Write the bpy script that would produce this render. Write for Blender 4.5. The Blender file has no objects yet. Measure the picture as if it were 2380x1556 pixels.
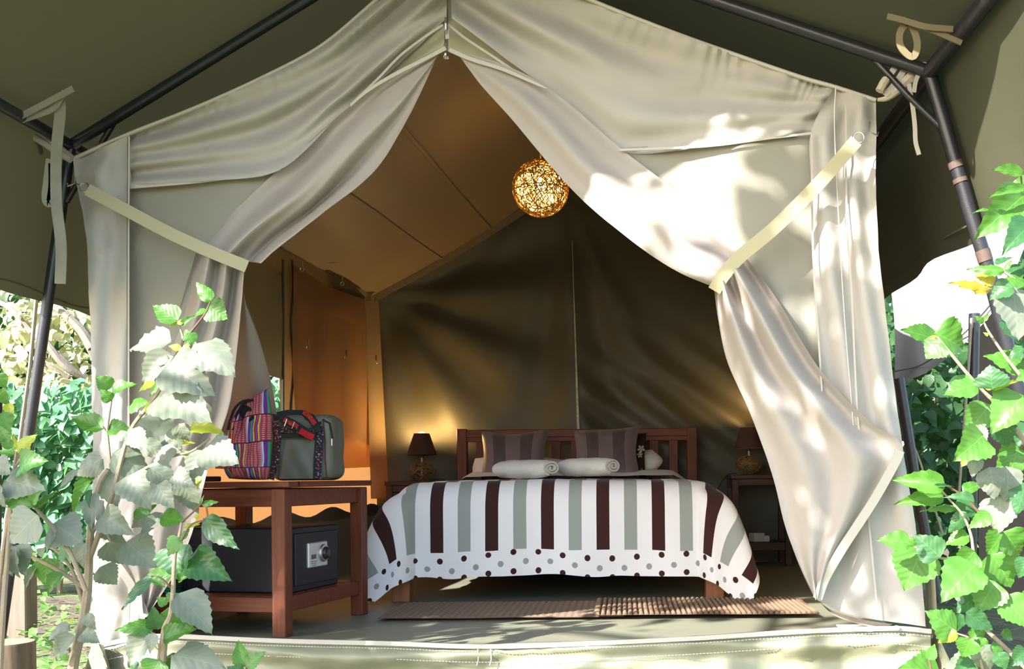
import bpy, math, random
import numpy as np
from mathutils import Vector, Matrix, noise

# ------------------------------------------------------------------ camera, sky, sun, exposure
scene = bpy.context.scene
W_PX, H_PX = 2380, 1556
FOC, PX, PY, ROLL, CAM_H = 2400.0, 1450.0, 1108.0, math.radians(0.5), 0.62
cam_d = bpy.data.cameras.new('camera')
cam = bpy.data.objects.new('camera', cam_d)
scene.collection.objects.link(cam)
cam_d.sensor_fit = 'HORIZONTAL'; cam_d.sensor_width = 36.0
cam_d.lens = 36.0 * FOC / W_PX
cam_d.shift_x = (W_PX / 2 - PX) / W_PX
cam_d.shift_y = (PY - H_PX / 2) / W_PX
cam_d.clip_end = 200
cr, sr = math.cos(ROLL), math.sin(ROLL)
cam.matrix_world = Matrix(((cr, sr, 0, 0), (0, 0, -1, 0), (-sr, cr, 0, CAM_H), (0, 0, 0, 1)))
scene.camera = cam

SUN_AZ, SUN_EL = math.radians(45), math.radians(32)      # from the left, behind the camera
to_sun = Vector((-math.sin(SUN_AZ) * math.cos(SUN_EL), -math.cos(SUN_AZ) * math.cos(SUN_EL), math.sin(SUN_EL)))
world = bpy.data.worlds.new('sky'); scene.world = world; world.use_nodes = True
wn = world.node_tree; wn.nodes.clear()
wo = wn.nodes.new('ShaderNodeOutputWorld'); wb = wn.nodes.new('ShaderNodeBackground')
sk = wn.nodes.new('ShaderNodeTexSky'); sk.sky_type = 'NISHITA'; sk.sun_disc = False
sk.sun_elevation = SUN_EL; sk.sun_rotation = math.radians(225)
sk.air_density = 1.0; sk.dust_density = 1.2; sk.ozone_density = 1.0
wn.links.new(sk.outputs[0], wb.inputs[0]); wn.links.new(wb.outputs[0], wo.inputs[0])
wb.inputs[1].default_value = 0.36
sun_d = bpy.data.lights.new('sun', 'SUN'); sun_d.energy = 11.0; sun_d.angle = math.radians(0.6); sun_d.color = (1.0, 0.965, 0.915)
sun = bpy.data.objects.new('sun', sun_d); scene.collection.objects.link(sun)
sun.rotation_euler = to_sun.to_track_quat('Z', 'Y').to_euler(); sun.location = (-6, -6, 8)
vs = scene.view_settings
vs.view_transform = 'Standard'; vs.look = 'None'; vs.gamma = 1.0; vs.exposure = 0.8; vs.use_curve_mapping = False
scene.cycles.use_denoising = True
scene.cycles.max_bounces = 6; scene.cycles.transparent_max_bounces = 8

# ------------------------------------------------------------------ helpers
COL = scene.collection
R = random.Random(7)
def P(x, y, Y):
    dx, dz = (x - PX) / FOC, (PY - y) / FOC
    return Vector(((dx * cr + dz * sr) * Y, Y, CAM_H + (-dx * sr + dz * cr) * Y))
def YF(x, d=0.0):                       # depth of the tent's slightly slanted front at an image column
    return (3.95 - 0.3161) / (1 + 0.1505 * (x - PX) / FOC) + d
def XL(Y): return -2.02 + 0.0696 * (Y - 3.97)     # left wall of the tent
def LW(x, y, off=0.0):                  # a point on the left wall
    Y = 2.296 / (0.0696 - (x - PX) / FOC)
    p = P(x, y, Y); p.x += off
    return p
def floor_pt(x, y, z=0.0):
    d = P(x, y, 1.0) - Vector((0, 0, CAM_H))
    return Vector((0, 0, CAM_H)) + d * ((z - CAM_H) / d.z)
def N3(x, y, z): return noise.noise(Vector((x, y, z)))

def nodes_of(name):
    m = bpy.data.materials.new(name); m.use_nodes = True
    nt = m.node_tree; nt.nodes.clear()
    return m, nt
def setin(nt, sock, v):
    if hasattr(v, 'is_linked') or isinstance(v, bpy.types.NodeSocket): nt.links.new(v, sock)
    else:
        if isinstance(v, (tuple, list)) and len(v) == 3 and sock.type == 'RGBA': v = (*v, 1)
        sock.default_value = v
def M_(nt, op, a, b=0.0, c=0.0):
    n = nt.nodes.new('ShaderNodeMath'); n.operation = op
    setin(nt, n.inputs[0], a); setin(nt, n.inputs[1], b); setin(nt, n.inputs[2], c)
    return n.outputs[0]
def MIX(nt, f, a, b, mode='MIX'):
    n = nt.nodes.new('ShaderNodeMix'); n.data_type = 'RGBA'; n.blend_type = mode
    setin(nt, n.inputs[0], f); setin(nt, n.inputs[6], a); setin(nt, n.inputs[7], b)
    return n.outputs[2]
def NOI(nt, scale, detail=3, vec=None, rough=0.5):
    n = nt.nodes.new('ShaderNodeTexNoise'); n.inputs['Scale'].default_value = scale
    n.inputs['Detail'].default_value = detail; n.inputs['Roughness'].default_value = rough
    if vec is not None: nt.links.new(vec, n.inputs['Vector'])
    return n.outputs[0]
def COORD(nt, which='Object', sc=None):
    n = nt.nodes.new('ShaderNodeTexCoord'); o = n.outputs[which]
    if sc:
        mp = nt.nodes.new('ShaderNodeMapping'); mp.inputs['Scale'].default_value = sc
        nt.links.new(o, mp.inputs[0]); o = mp.outputs[0]
    return o
def RAMP(nt, f, stops):
    n = nt.nodes.new('ShaderNodeValToRGB'); nt.links.new(f, n.inputs[0])
    e = n.color_ramp.elements
    while len(e) < len(stops): e.new(0.5)
    for k, (p, c) in enumerate(stops):
        e[k].position = p; e[k].color = (*c, 1) if len(c) == 3 else c
    return n.outputs[0]
def finish(m, nt, color, rough=0.6, bump=None, bstr=0.3, bdist=0.01, transl=0.0, tcol=None, metal=0.0, emit=None, estr=0.0, spec=0.5, sheen=0.0):
    b = nt.nodes.new('ShaderNodeBsdfPrincipled'); out = nt.nodes.new('ShaderNodeOutputMaterial')
    setin(nt, b.inputs['Base Color'], color); setin(nt, b.inputs['Roughness'], rough)
    b.inputs['Metallic'].default_value = metal; b.inputs['Specular IOR Level'].default_value = spec
    b.inputs['Sheen Weight'].default_value = sheen
    if emit is not None:
        setin(nt, b.inputs['Emission Color'], emit); setin(nt, b.inputs['Emission Strength'], estr)
    nrm = None
    if bump is not None:
        bp = nt.nodes.new('ShaderNodeBump'); bp.inputs['Strength'].default_value = bstr; bp.inputs['Distance'].default_value = bdist
        nt.links.new(bump, bp.inputs['Height']); nrm = bp.outputs[0]; nt.links.new(nrm, b.inputs['Normal'])
    sh = b.outputs[0]
    if transl > 0:
        t = nt.nodes.new('ShaderNodeBsdfTranslucent'); setin(nt, t.inputs[0], tcol if tcol is not None else color)
        if nrm: nt.links.new(nrm, t.inputs['Normal'])
        mx = nt.nodes.new('ShaderNodeMixShader'); mx.inputs[0].default_value = transl
        nt.links.new(sh, mx.inputs[1]); nt.links.new(t.outputs[0], mx.inputs[2]); sh = mx.outputs[0]
    nt.links.new(sh, out.inputs[0])
    return m
def plain(name, col, rough=0.5, metal=0.0, spec=0.5, var=0.0, vscale=8.0, bstr=0.0, bscale=200.0, **k):
    m, nt = nodes_of(name); c = col; bump = None
    if var > 0:
        f = NOI(nt, vscale, 4, COORD(nt))
        c = MIX(nt, f, tuple(v * (1 - var) for v in col), tuple(min(1, v * (1 + var)) for v in col))
    if bstr > 0: bump = NOI(nt, bscale, 2, COORD(nt))
    return finish(m, nt, c, rough, bump, bstr, 0.004, metal=metal, spec=spec, **k)
def canvas(name, col, rough=0.85, transl=0.15, tcol=None, stain=0.12, weave=900, bstr=0.15, spec=0.25, wrinkle=0.25, scoarse=2.5):
    m, nt = nodes_of(name)
    co = COORD(nt)
    f1 = NOI(nt, scoarse, 5, co, 0.6); f2 = NOI(nt, 14, 3, co)
    c = MIX(nt, f1, tuple(v * (1 - stain) for v in col), tuple(min(1, v * (1 + stain)) for v in col))
    c = MIX(nt, M_(nt, 'MULTIPLY', f2, 0.25), c, tuple(v * (1 - stain * 1.5) for v in col))
    w = NOI(nt, weave, 1, co); w2 = NOI(nt, 9, 4, co, 0.55)
    h = M_(nt, 'ADD', M_(nt, 'MULTIPLY', w, 0.12), M_(nt, 'MULTIPLY', w2, wrinkle * 4))
    return finish(m, nt, c, rough, h, bstr, 0.02, transl, tcol, spec=spec)
def wood(name, a, b, rough=0.4, axis=(1, 14, 14)):
    m, nt = nodes_of(name)
    co = COORD(nt, 'Object', axis)
    f = NOI(nt, 4.0, 6, co, 0.6); g = NOI(nt, 1.2, 2, COORD(nt))
    c = MIX(nt, RAMP(nt, f, [(0.3, (0, 0, 0)), (0.7, (1, 1, 1))]), a, b)
    c = MIX(nt, M_(nt, 'MULTIPLY', g, 0.35), c, tuple(v * 0.6 for v in a))
    return finish(m, nt, c, rough, f, 0.12, 0.004, spec=0.35)

class MB:
    def __init__(s): s.v = []; s.f = []; s.uv = {}; s.mi = []
    def add(s, vs, fs, uvs=None, mi=0):
        o = len(s.v); s.v.extend([tuple(p) for p in vs])
        for k, f in enumerate(fs): s.f.append(tuple(i + o for i in f)); s.mi.append(mi)
        if uvs is not None:
            for i, u in enumerate(uvs): s.uv[o + i] = u
        return s
    def box(s, c, size, rot=None, bev=0.0, mi=0):
        x, y, z = (d / 2 for d in size)
        b = min(bev, x * 0.9, y * 0.9, z * 0.9)
        if b <= 0:
            vs = [Vector((i * x, j * y, k * z)) for i in (-1, 1) for j in (-1, 1) for k in (-1, 1)]
            fs = [(0, 1, 3, 2), (4, 6, 7, 5), (0, 4, 5, 1), (2, 3, 7, 6), (0, 2, 6, 4), (1, 5, 7, 3)]
        else:
            vs = []; idx = {}
            for i in (-1, 1):
                for j in (-1, 1):
                    for k in (-1, 1):
                        for ax, p in enumerate(((i * x, j * (y - b), k * (z - b)), (i * (x - b), j * y, k * (z - b)), (i * (x - b), j * (y - b), k * z))):
                            idx[(i, j, k, ax)] = len(vs); vs.append(Vector(p))
            fs = []
            for sgn in (-1, 1):
                q = [(-1, -1), (1, -1), (1, 1), (-1, 1)]
                fs.append([idx[(sgn, a, c_, 0)] for a, c_ in q]); fs.append([idx[(a, sgn, c_, 1)] for a, c_ in q]); fs.append([idx[(a, c_, sgn, 2)] for a, c_ in q])
            for a in (-1, 1):
                for c_ in (-1, 1):
                    fs.append([idx[(a, c_, -1, 0)], idx[(a, c_, 1, 0)], idx[(a, c_, 1, 1)], idx[(a, c_, -1, 1)]])
                    fs.append([idx[(a, -1, c_, 0)], idx[(a, 1, c_, 0)], idx[(a, 1, c_, 2)], idx[(a, -1, c_, 2)]])
                    fs.append([idx[(-1, a, c_, 1)], idx[(1, a, c_, 1)], idx[(1, a, c_, 2)], idx[(-1, a, c_, 2)]])
            for i in (-1, 1):
                for j in (-1, 1):
                    for k in (-1, 1): fs.append([idx[(i, j, k, 0)], idx[(i, j, k, 1)], idx[(i, j, k, 2)]])
        if rot is not None: vs = [rot @ p for p in vs]
        return s.add([p + Vector(c) for p in vs], fs, mi=mi)
    def tube(s, pts, r, n=6, closed=False, cap=True, mi=0):
        pts = [Vector(p) for p in pts]; m = len(pts)
        rs = r if isinstance(r, (list, tuple)) else [r] * m
        vs = []; up = None
        for i, p in enumerate(pts):
            a = pts[(i - 1) % m] if (closed or i > 0) else p; b = pts[(i + 1) % m] if (closed or i < m - 1) else p
            t = (b - a); t = t.normalized() if t.length > 1e-9 else Vector((0, 0, 1))
            if up is None: up = t.orthogonal().normalized()
            up = (up - t * up.dot(t)); up = up.normalized() if up.length > 1e-6 else t.orthogonal().normalized()
            w = t.cross(up)
            for k in range(n):
                an = 2 * math.pi * k / n
                vs.append(p + (up * math.cos(an) + w * math.sin(an)) * rs[i])
        fs = []
        for i in range(m if closed else m - 1):
            for k in range(n):
                j = (i + 1) % m
                fs.append((i * n + k, i * n + (k + 1) % n, j * n + (k + 1) % n, j * n + k))
        if cap and not closed: fs.append(tuple(range(n))[::-1]); fs.append(tuple((m - 1) * n + k for k in range(n)))
        return s.add(vs, fs, mi=mi)
    def lathe(s, c, prof, n=24, rot=None, sx=1.0, sy=1.0):
        c = Vector(c); vs = []
        for r, z in prof:
            for k in range(n):
                a = 2 * math.pi * k / n; p = Vector((r * math.cos(a) * sx, r * math.sin(a) * sy, z))
                vs.append(c + (rot @ p if rot is not None else p))
        fs = [(i * n + k, i * n + (k + 1) % n, (i + 1) * n + (k + 1) % n, (i + 1) * n + k) for i in range(len(prof) - 1) for k in range(n)]
        if prof[0][0] > 1e-5: fs.append(tuple(range(n))[::-1])
        if prof[-1][0] > 1e-5: fs.append(tuple((len(prof) - 1) * n + k for k in range(n)))
        return s.add(vs, fs)
    def grid(s, rows, uvs=None, mi=0, flip=False):
        nv, nu = len(rows), len(rows[0])
        vs = [p for r in rows for p in r]
        fs = [(j * nu + i, j * nu + i + 1, (j + 1) * nu + i + 1, (j + 1) * nu + i) for j in range(nv - 1) for i in range(nu - 1)]
        if flip: fs = [f[::-1] for f in fs]
        if uvs is None: uvs = [(i / (nu - 1), j / (nv - 1)) for j in range(nv) for i in range(nu)]
        return s.add(vs, fs, uvs, mi=mi)
    def ribbon(s, pts, w, th=0.002, side=None):
        pts = [Vector(p) for p in pts]; vs = []; m = len(pts)
        for i, p in enumerate(pts):
            t = (pts[min(i + 1, m - 1)] - pts[max(i - 1, 0)]).normalized()
            if side is None: sd = t.cross(Vector((0, -1, 0))); sd = sd.normalized() if sd.length > 1e-4 else Vector((1, 0, 0))
            else: sd = Vector(side).normalized()
            nn = t.cross(sd).normalized()
            ww = w[i] if isinstance(w, (list, tuple)) else w
            for a, b in ((-1, -1), (1, -1), (1, 1), (-1, 1)): vs.append(p + sd * a * ww / 2 + nn * b * th / 2)
        fs = []
        for i in range(m - 1):
            for k in range(4): fs.append((i * 4 + k, i * 4 + (k + 1) % 4, i * 4 + 4 + (k + 1) % 4, i * 4 + 4 + k))
        fs.append((0, 1, 2, 3)); e = (m - 1) * 4; fs.append((e + 3, e + 2, e + 1, e))
        return s.add(vs, fs)
    def build(s, name, mats, parent=None, smooth=True, local=False, label=None, cat=None, group=None, kind=None, org=None):
        if not isinstance(mats, (list, tuple)): mats = [mats]
        me = bpy.data.meshes.new(name)
        if parent is not None and not local: o3 = WORG.get(parent.name, Vector((0, 0, 0)))
        elif parent is None and org is not None: o3 = Vector(org)
        else: o3 = Vector((0, 0, 0))
        me.from_pydata([(p[0] - o3.x, p[1] - o3.y, p[2] - o3.z) for p in s.v], [], s.f)
        for m in mats: me.materials.append(m)
        if s.uv:
            ul = me.uv_layers.new(name='UVMap'); li = np.zeros(len(me.loops), dtype=np.int32); me.loops.foreach_get('vertex_index', li)
            arr = np.zeros((len(s.v), 2), dtype=np.float32)
            for i, u in s.uv.items(): arr[i] = u
            ul.data.foreach_set('uv', arr[li].ravel())
        if len(mats) > 1: me.polygons.foreach_set('material_index', s.mi)
        if smooth: me.polygons.foreach_set('use_smooth', [True] * len(me.polygons))
        me.update()
        if smooth:
            try: me.set_sharp_from_angle(angle=math.radians(42))
            except Exception: pass
        o = bpy.data.objects.new(name, me); COL.objects.link(o)
        if parent is not None: o.parent = parent; WORG[o.name] = o3 if not local else Vector((0, 0, 0))
        else: o.location = o3; WORG[o.name] = o3
        return tag(o, label, cat, group, kind)
WORG = {}
def tag(o, label=None, cat=None, group=None, kind=None):
    if label: o['label'] = label
    if cat: o['category'] = cat
    if group: o['group'] = group
    if kind: o['kind'] = kind
    return o
def thing(name, label, cat, loc=(0, 0, 0), rotz=0.0, group=None, kind=None):
    o = bpy.data.objects.new(name, None); COL.objects.link(o)
    o.location = loc; o.rotation_euler = (0, 0, rotz); o.empty_display_size = 0.1
    WORG[o.name] = Vector(loc)
    return tag(o, label, cat, group, kind)

def cr_interp(arr, n):
    """Catmull-Rom through the control points along axis 0."""
    arr = np.asarray(arr, float); m = len(arr)
    t = np.linspace(0, m - 1, n); out = []
    for x in t:
        i = min(int(x), m - 2); f = x - i
        p1, p2 = arr[i], arr[i + 1]
        p0 = arr[i - 1] if i > 0 else 2 * p1 - p2
        p3 = arr[i + 2] if i + 2 < m else 2 * p2 - p1
        out.append(0.5 * ((2 * p1) + (p2 - p0) * f + (2 * p0 - 5 * p1 + 4 * p2 - p3) * f * f + (3 * p1 - p0 - 3 * p2 + p3) * f ** 3))
    return np.array(out)
def patch(rows, nu, nv):
    """rows[v][u] of (x, y, d) -> nv x nu array."""
    A = np.array([cr_interp([(p + (0,))[:3] if len(p) == 2 else p for p in r], nu) for r in rows])
    return np.array([cr_interp(A[:, i], nv) for i in range(nu)]).transpose(1, 0, 2)
def cloth(rows, nu, nv, depth, fold=None, wr=0.006, wsc=7.0, seed=0.0):
    """A sheet in the world from rows of image positions plus depth offsets; fold(u, v) pushes it to and fro."""
    A = patch(rows, nu, nv); out = []
    for j in range(nv):
        r = []
        for i in range(nu):
            x, y, d = A[j, i]; u, v = i / (nu - 1), j / (nv - 1)
            Y = depth(x) + d
            if fold: Y += fold(u, v)
            p = P(x, y, Y)
            if wr: p.y += wr * noise.fractal(Vector((p.x * wsc + seed, p.z * wsc, seed)), 1.0, 2.0, 4)
            r.append(p)
        out.append(r)
    return out
def pline(pts, depth, n=None):
    """A polyline of image positions (x, y[, d]) smoothed and set into the world."""
    A = cr_interp([(p + (0,))[:3] if len(p) == 2 else p for p in pts], n or (len(pts) * 5))
    return [P(a[0], a[1], (depth(a[0]) if callable(depth) else depth) + a[2]) for a in A]
def dashes(mb, pts, dash=0.006, gap=0.005, w=0.0012):
    pts = [Vector(p) for p in pts]; acc = 0; on = True; cur = [pts[0]]
    for a, b in zip(pts, pts[1:]):
        L = (b - a).length; x = 0
        if L < 1e-6: continue
        while x < L:
            need = (dash if on else gap) - acc; st = min(need, L - x); x += st; acc += st
            p = a.lerp(b, x / L)
            if on and acc >= dash - 1e-9:
                mb.tube([cur[0], p], w, 4); on = False; acc = 0
            elif not on and acc >= gap - 1e-9: cur = [p]; on = True; acc = 0
    return mb

# ------------------------------------------------------------------ materials
m_canvas = canvas('tent canvas beige', (0.47, 0.435, 0.395), transl=0.12, stain=0.10)
m_curtain = canvas('curtain canvas', (0.44, 0.39, 0.35), transl=0.14, stain=0.10, wrinkle=0.2)
m_lining = canvas('pale lining', (0.50, 0.47, 0.33), transl=0.2, stain=0.06)
m_tape = canvas('seam tape', (0.52, 0.48, 0.42), transl=0.05, stain=0.06, wrinkle=0.1)
m_strap = canvas('olive webbing', (0.42, 0.38, 0.24), transl=0.0, stain=0.12, wrinkle=0.1)
m_webbing = canvas('pale webbing', (0.32, 0.295, 0.225), transl=0.0, stain=0.25, wrinkle=0.1, scoarse=12)
m_strap_d = canvas('brown webbing', (0.17, 0.135, 0.075), transl=0.0, stain=0.12, wrinkle=0.1)
m_inner = canvas('inner canvas brown', (0.27, 0.20, 0.125), transl=0.25, tcol=(0.70, 0.32, 0.11), stain=0.08, rough=0.75)
m_roof = canvas('inner roof canvas', (0.27, 0.205, 0.135), transl=0.08, tcol=(0.4, 0.26, 0.13), stain=0.06, rough=0.55, spec=0.4, wrinkle=0.15)
m_back = canvas('back wall olive tarp', (0.072, 0.064, 0.042), rough=0.45, transl=0.03, stain=0.15, spec=0.5, wrinkle=0.3)
m_tarp = canvas('groundsheet tarp', (0.255, 0.255, 0.17), rough=0.42, transl=0.0, stain=0.14, spec=0.5, wrinkle=0.5)
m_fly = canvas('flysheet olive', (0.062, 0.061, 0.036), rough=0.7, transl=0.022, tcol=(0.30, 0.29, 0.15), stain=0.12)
m_neigh = canvas('neighbour flysheet', (0.25, 0.235, 0.225), transl=0.10, stain=0.08)
m_pole = plain('black painted steel', (0.022, 0.022, 0.028), 0.32, 0.0, var=0.3, vscale=20, bstr=0.1)
m_rust = plain('rusted steel', (0.10, 0.062, 0.05), 0.7, var=0.4, vscale=30)
m_steel = plain('bright steel', (0.62, 0.62, 0.6), 0.28, 1.0)
m_rope = plain('rope', (0.30, 0.25, 0.17), 0.9, var=0.3, vscale=60, bstr=0.4, bscale=300)
m_rope_p = plain('pale rope', (0.50, 0.44, 0.35), 0.9, var=0.25, vscale=60, bstr=0.4, bscale=300)
m_thread = plain('pale thread', (0.72, 0.69, 0.6), 0.9)
m_thread_d = plain('dark thread', (0.10, 0.09, 0.07), 0.9)
m_wood = wood('reddish stained wood', (0.12, 0.028, 0.013), (0.20, 0.056, 0.025), 0.5)
m_woodv = wood('reddish stained wood upright', (0.12, 0.028, 0.013), (0.20, 0.056, 0.025), 0.5, (14, 14, 1))
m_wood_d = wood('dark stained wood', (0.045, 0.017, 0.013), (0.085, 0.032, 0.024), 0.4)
m_wood_leg = wood('orange stained wood', (0.26, 0.09, 0.04), (0.34, 0.13, 0.06), 0.45, (14, 14, 1))

# ------------------------------------------------------------------ ground and tent shell
def ground_mat():
    m, nt = nodes_of('soil with moss and litter')
    co = COORD(nt)
    f = NOI(nt, 1.3, 5, co, 0.6); g = NOI(nt, 18, 5, co, 0.7)
    soil = MIX(nt, g, (0.06, 0.045, 0.033), (0.20, 0.15, 0.11))
    green = MIX(nt, g, (0.10, 0.17, 0.05), (0.24, 0.32, 0.11))
    c = MIX(nt, RAMP(nt, f, [(0.45, (0, 0, 0)), (0.6, (1, 1, 1))]), soil, green)
    return finish(m, nt, c, 0.95, g, 0.8, 0.03)
mb = MB(); n = 90; rows = []
for j in range(n):
    y = -14 + 44 * j / (n - 1); r = []
    for i in range(n):
        x = -20 + 40 * i / (n - 1)
        r.append(Vector((x, y, -0.32 + 0.04 * N3(x * 0.8, y * 0.8, 0))))
    rows.append(r)
mb.grid(rows)
ground = mb.build('ground', ground_mat(), label='brown soil with patches of low green plants around the tent', cat='ground', kind='structure')

def floor_mat():
    m, nt = nodes_of('grey green floor sheet')
    co = COORD(nt); f = NOI(nt, 3, 5, co, 0.6); g = NOI(nt, 40, 3, co)
    c = MIX(nt, f, (0.17, 0.172, 0.125), (0.25, 0.25, 0.175))
    return finish(m, nt, c, M_(nt, 'ADD', 0.33, M_(nt, 'MULTIPLY', f, 0.25)), M_(nt, 'ADD', f, M_(nt, 'MULTIPLY', g, 0.1)), 0.12, 0.01)
mb = MB(); rows = []
for j in range(40):
    t = j / 39; r = []
    for i in range(40):
        s = i / 39
        fl = Vector((-2.13, 3.90, 0)).lerp(Vector((1.0, 3.44, 0)), s); bk = Vector((-1.78, 7.42, 0)).lerp(Vector((1.40, 7.42, 0)), s)
        p = fl.lerp(bk, t); p.z = 0.002 * N3(p.x * 3, p.y * 3, 1) + 0.03 * max(0, s - 0.62) * max(0, 1 - t * 5)
        r.append(p)
    rows.append(r)
mb.grid(rows)
floor = mb.build('floor', floor_mat(), label='smooth grey-green floor sheet inside the tent', cat='floor', kind='structure')
mb = MB()
for i in range(5): mb.tube([(-1.7 + i * 0.7, 3.6, -0.31), (-1.55 + i * 0.7, 7.3, -0.31)], 0.05, 6)
mb.box((-0.36, 5.55, -0.13), (2.9, 3.4, 0.2))
plat = mb.build('tent_platform', plain('platform boards', (0.12, 0.08, 0.05), 0.8), label='low timber platform hidden under the tent floor', cat='platform', kind='structure')

# back wall with folds falling from the ridge
def fold_back(p):
    a = math.atan2(p.x + 0.43, 2.75 - p.z); d = math.hypot(p.x + 0.43, 2.75 - p.z)
    f = 0.030 * math.sin(a * 17 + 0.6) * min(1, d / 1.4) * (0.5 + 0.5 * math.sin(a * 5 + 1))
    b = math.atan2(p.x + 1.78, 1.95 - p.z); e = math.hypot(p.x + 1.78, 1.95 - p.z)
    f += 0.022 * math.sin(b * 13) * math.exp(-((e - 0.9) / 0.7) ** 2)
    c = p.x * 0.75 - (1.3 - p.z)
    if p.x > -0.3: f += 0.016 * math.sin(c * 22 + 1.0) * math.exp(-((p.z - 1.05) / 0.45) ** 2)
    return f
mb = MB(); rows = []
for j in range(70):
    t = j / 69; r = []
    for i in range(90):
        s = i / 89; x = -1.78 + 3.18 * s
        top = 1.93 + (2.74 - 1.93) * (1 - abs(x + 0.43) / 1.35 if x < -0.43 else 1 - (x + 0.43) / 1.83)
        p = Vector((x, 7.42, top * (1 - t))); p.y -= fold_back(p); r.append(p)
    rows.append(r)
mb.grid(rows)
wall_back = mb.build('wall_back', m_back, label='dark olive rear wall of the tent behind the headboard', cat='wall', kind='structure')
mb = MB(); pts = [P(1330 + 15 * t, 560 + 440 * t, 7.40) for t in [k / 20 for k in range(21)]]
for p in pts: p.y -= 0.03 + fold_back(p)
mb.ribbon(pts, [0.004 + 0.014 * (k / 20) ** 1.5 for k in range(21)], 0.004)
mb.build('seam', plain('worn seam sealant', (0.45, 0.47, 0.45), 0.5, var=0.6, vscale=40), wall_back, label='pale worn centre seam')

# ceiling: inner roof, two slopes
FRP = {-1: [(172, 372), (300, 312), (450, 253), (600, 186), (740, 112), (850, 22), (940, -60), (1042, -150)], 1: [(2033, 236), (1940, 203), (1860, 180), (1700, 125), (1560, 75), (1370, 0), (1200, -75), (1047, -150)]}
def roof_pt(side, s, t):                 # s from eave to ridge, t from front to back
    eb = Vector((-1.78, 7.42, 1.93)) if side < 0 else Vector((1.40, 7.42, 1.93))
    rb = Vector((-0.43, 7.42, 2.74))
    a = FRP[side]; k = s * (len(a) - 1); i = min(int(k), len(a) - 2); f = k - i
    x, y = a[i][0] + (a[i + 1][0] - a[i][0]) * f, a[i][1] + (a[i + 1][1] - a[i][1]) * f
    p = P(x, y + 10, YF(x, 0.04)).lerp(eb.lerp(rb, s), t)
    sag = 0.03 * math.sin(math.pi * s) + 0.012 * math.sin(math.pi * t) * math.sin(math.pi * s) + 0.006 * N3(p.x * 2, p.y * 2, 5) * math.sin(math.pi * s) + 0.006 * math.sin(s * 26 + t * 3) * math.sin(math.pi * t)
    p.z -= sag
    return p
mb = MB()
for sd in (-1, 1): mb.grid([[roof_pt(sd, i / 30, j / 40) for i in range(31)] for j in range(41)])
ceiling = mb.build('ceiling', m_roof, label='brown sloping inner roof of the tent', cat='ceiling', kind='structure')
for s_ in (0.36, 0.62):
    mb = MB(); mb.ribbon([roof_pt(-1, s_, j / 30) + Vector((0.004, 0, -0.006)) for j in range(31)], 0.018, 0.003, side=(1, 0, 0.55))
    mb.build('seam', m_roof, ceiling)
mb = MB(); mb.tube([(-0.64, 3.75, 2.555), (-0.43, 7.40, 2.70)], 0.018, 8)
mb.build('ridge_pole', m_wood, ceiling)
mb = MB(); mb.ribbon([Vector((-1.77, 7.40, 1.91)).lerp(Vector((-0.43, 7.40, 2.70)), k / 12) + Vector((0, -0.02, -0.025 * math.sin(math.pi * k / 12))) for k in range(13)], 0.05, 0.004)
mb.build('roof_binding', m_roof, ceiling)

# left wall: canvas above, dark tarp skirting below, window opening
WY0, WY1, WZ0, WZ1 = 4.75, 5.72, 0.80, 1.75
mb = MB()
def lw_panel(y0, y1, z0, z1, n=14, k=14):
    rows = []
    for j in range(k + 1):
        r = []
        for i in range(n + 1):
            Y = y0 + (y1 - y0) * i / n; Z = z0 + (z1 - z0) * j / k
            r.append(Vector((XL(Y) + 0.012 * N3(Y * 3, Z * 2, 3), Y, Z)))
        rows.append(r)
    mb.grid(rows)
SK = 0.37
lw_panel(3.97, WY0, SK, 1.93); lw_panel(WY0, WY1, SK, WZ0); lw_panel(WY0, WY1, WZ1, 1.93); lw_panel(WY1, 7.42, SK, 1.93, 24)
wall_left = mb.build('wall_left', m_inner, label='brown canvas left wall of the tent glowing where the sun falls on it outside', cat='wall', kind='structure')
mb = MB(); rows = []
for j in range(8):
    rows.append([Vector((XL(3.95 + 3.47 * i / 40) + 0.012, 3.95 + 3.47 * i / 40, (0.42 + 0.025 * math.sin(i * 0.7)) * (1 - j / 7))) for i in range(41)])
mb.grid(rows); mb.build('skirting', m_back, wall_left, label='dark olive waterproof skirting')
mb = MB()
for a, b in (((WY0, WZ0), (WY1, WZ0)), ((WY0, WZ1), (WY1, WZ1)), ((WY1, WZ0), (WY1, WZ1)), ((WY0, WZ0), (WY0, WZ1))):
    mb.ribbon([Vector((XL(a[0] + (b[0] - a[0]) * k / 6) + 0.012, a[0] + (b[0] - a[0]) * k / 6, a[1] + (b[1] - a[1]) * k / 6)) for k in range(7)], 0.04, 0.004, side=(0, 0, 1) if a[1] == b[1] else (0, 1, 0))
win = mb.build('window_1', m_inner, label='square side window of the tent with a mosquito screen partly open', cat='window', kind='structure')
mb = MB(); rows = []
for j in range(12):
    t = j / 11; rows.append([Vector((XL(WY0 + (WY1 - WY0) * i / 12) + 0.02 + 0.01 * math.sin(i * 1.1 + t * 3), WY0 + (WY1 - WY0) * i / 12, WZ1 + (1.19 - 0.02 * i / 12 - WZ1) * t)) for i in range(13)])
mb.grid(rows); mb.build('screen', canvas('window screen', (0.22, 0.17, 0.10), transl=0.2), win, label='grey-brown mesh screen')
# corner strip of canvas at the back
mb = MB(); rows = []
for j in range(20):
    t = j / 19; y = 700 + (1160 - 700) * t
    rows.append([P(850 + 12 * t + (30 + 12 * t) * s, y, 7.2 + 0.12 * s) + Vector((0, -0.02 * math.sin(s * 3.1), 0)) for s in [k / 8 for k in range(9)]])
mb.grid(rows); mb.build('corner_strip', m_inner, wall_left)
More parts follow.
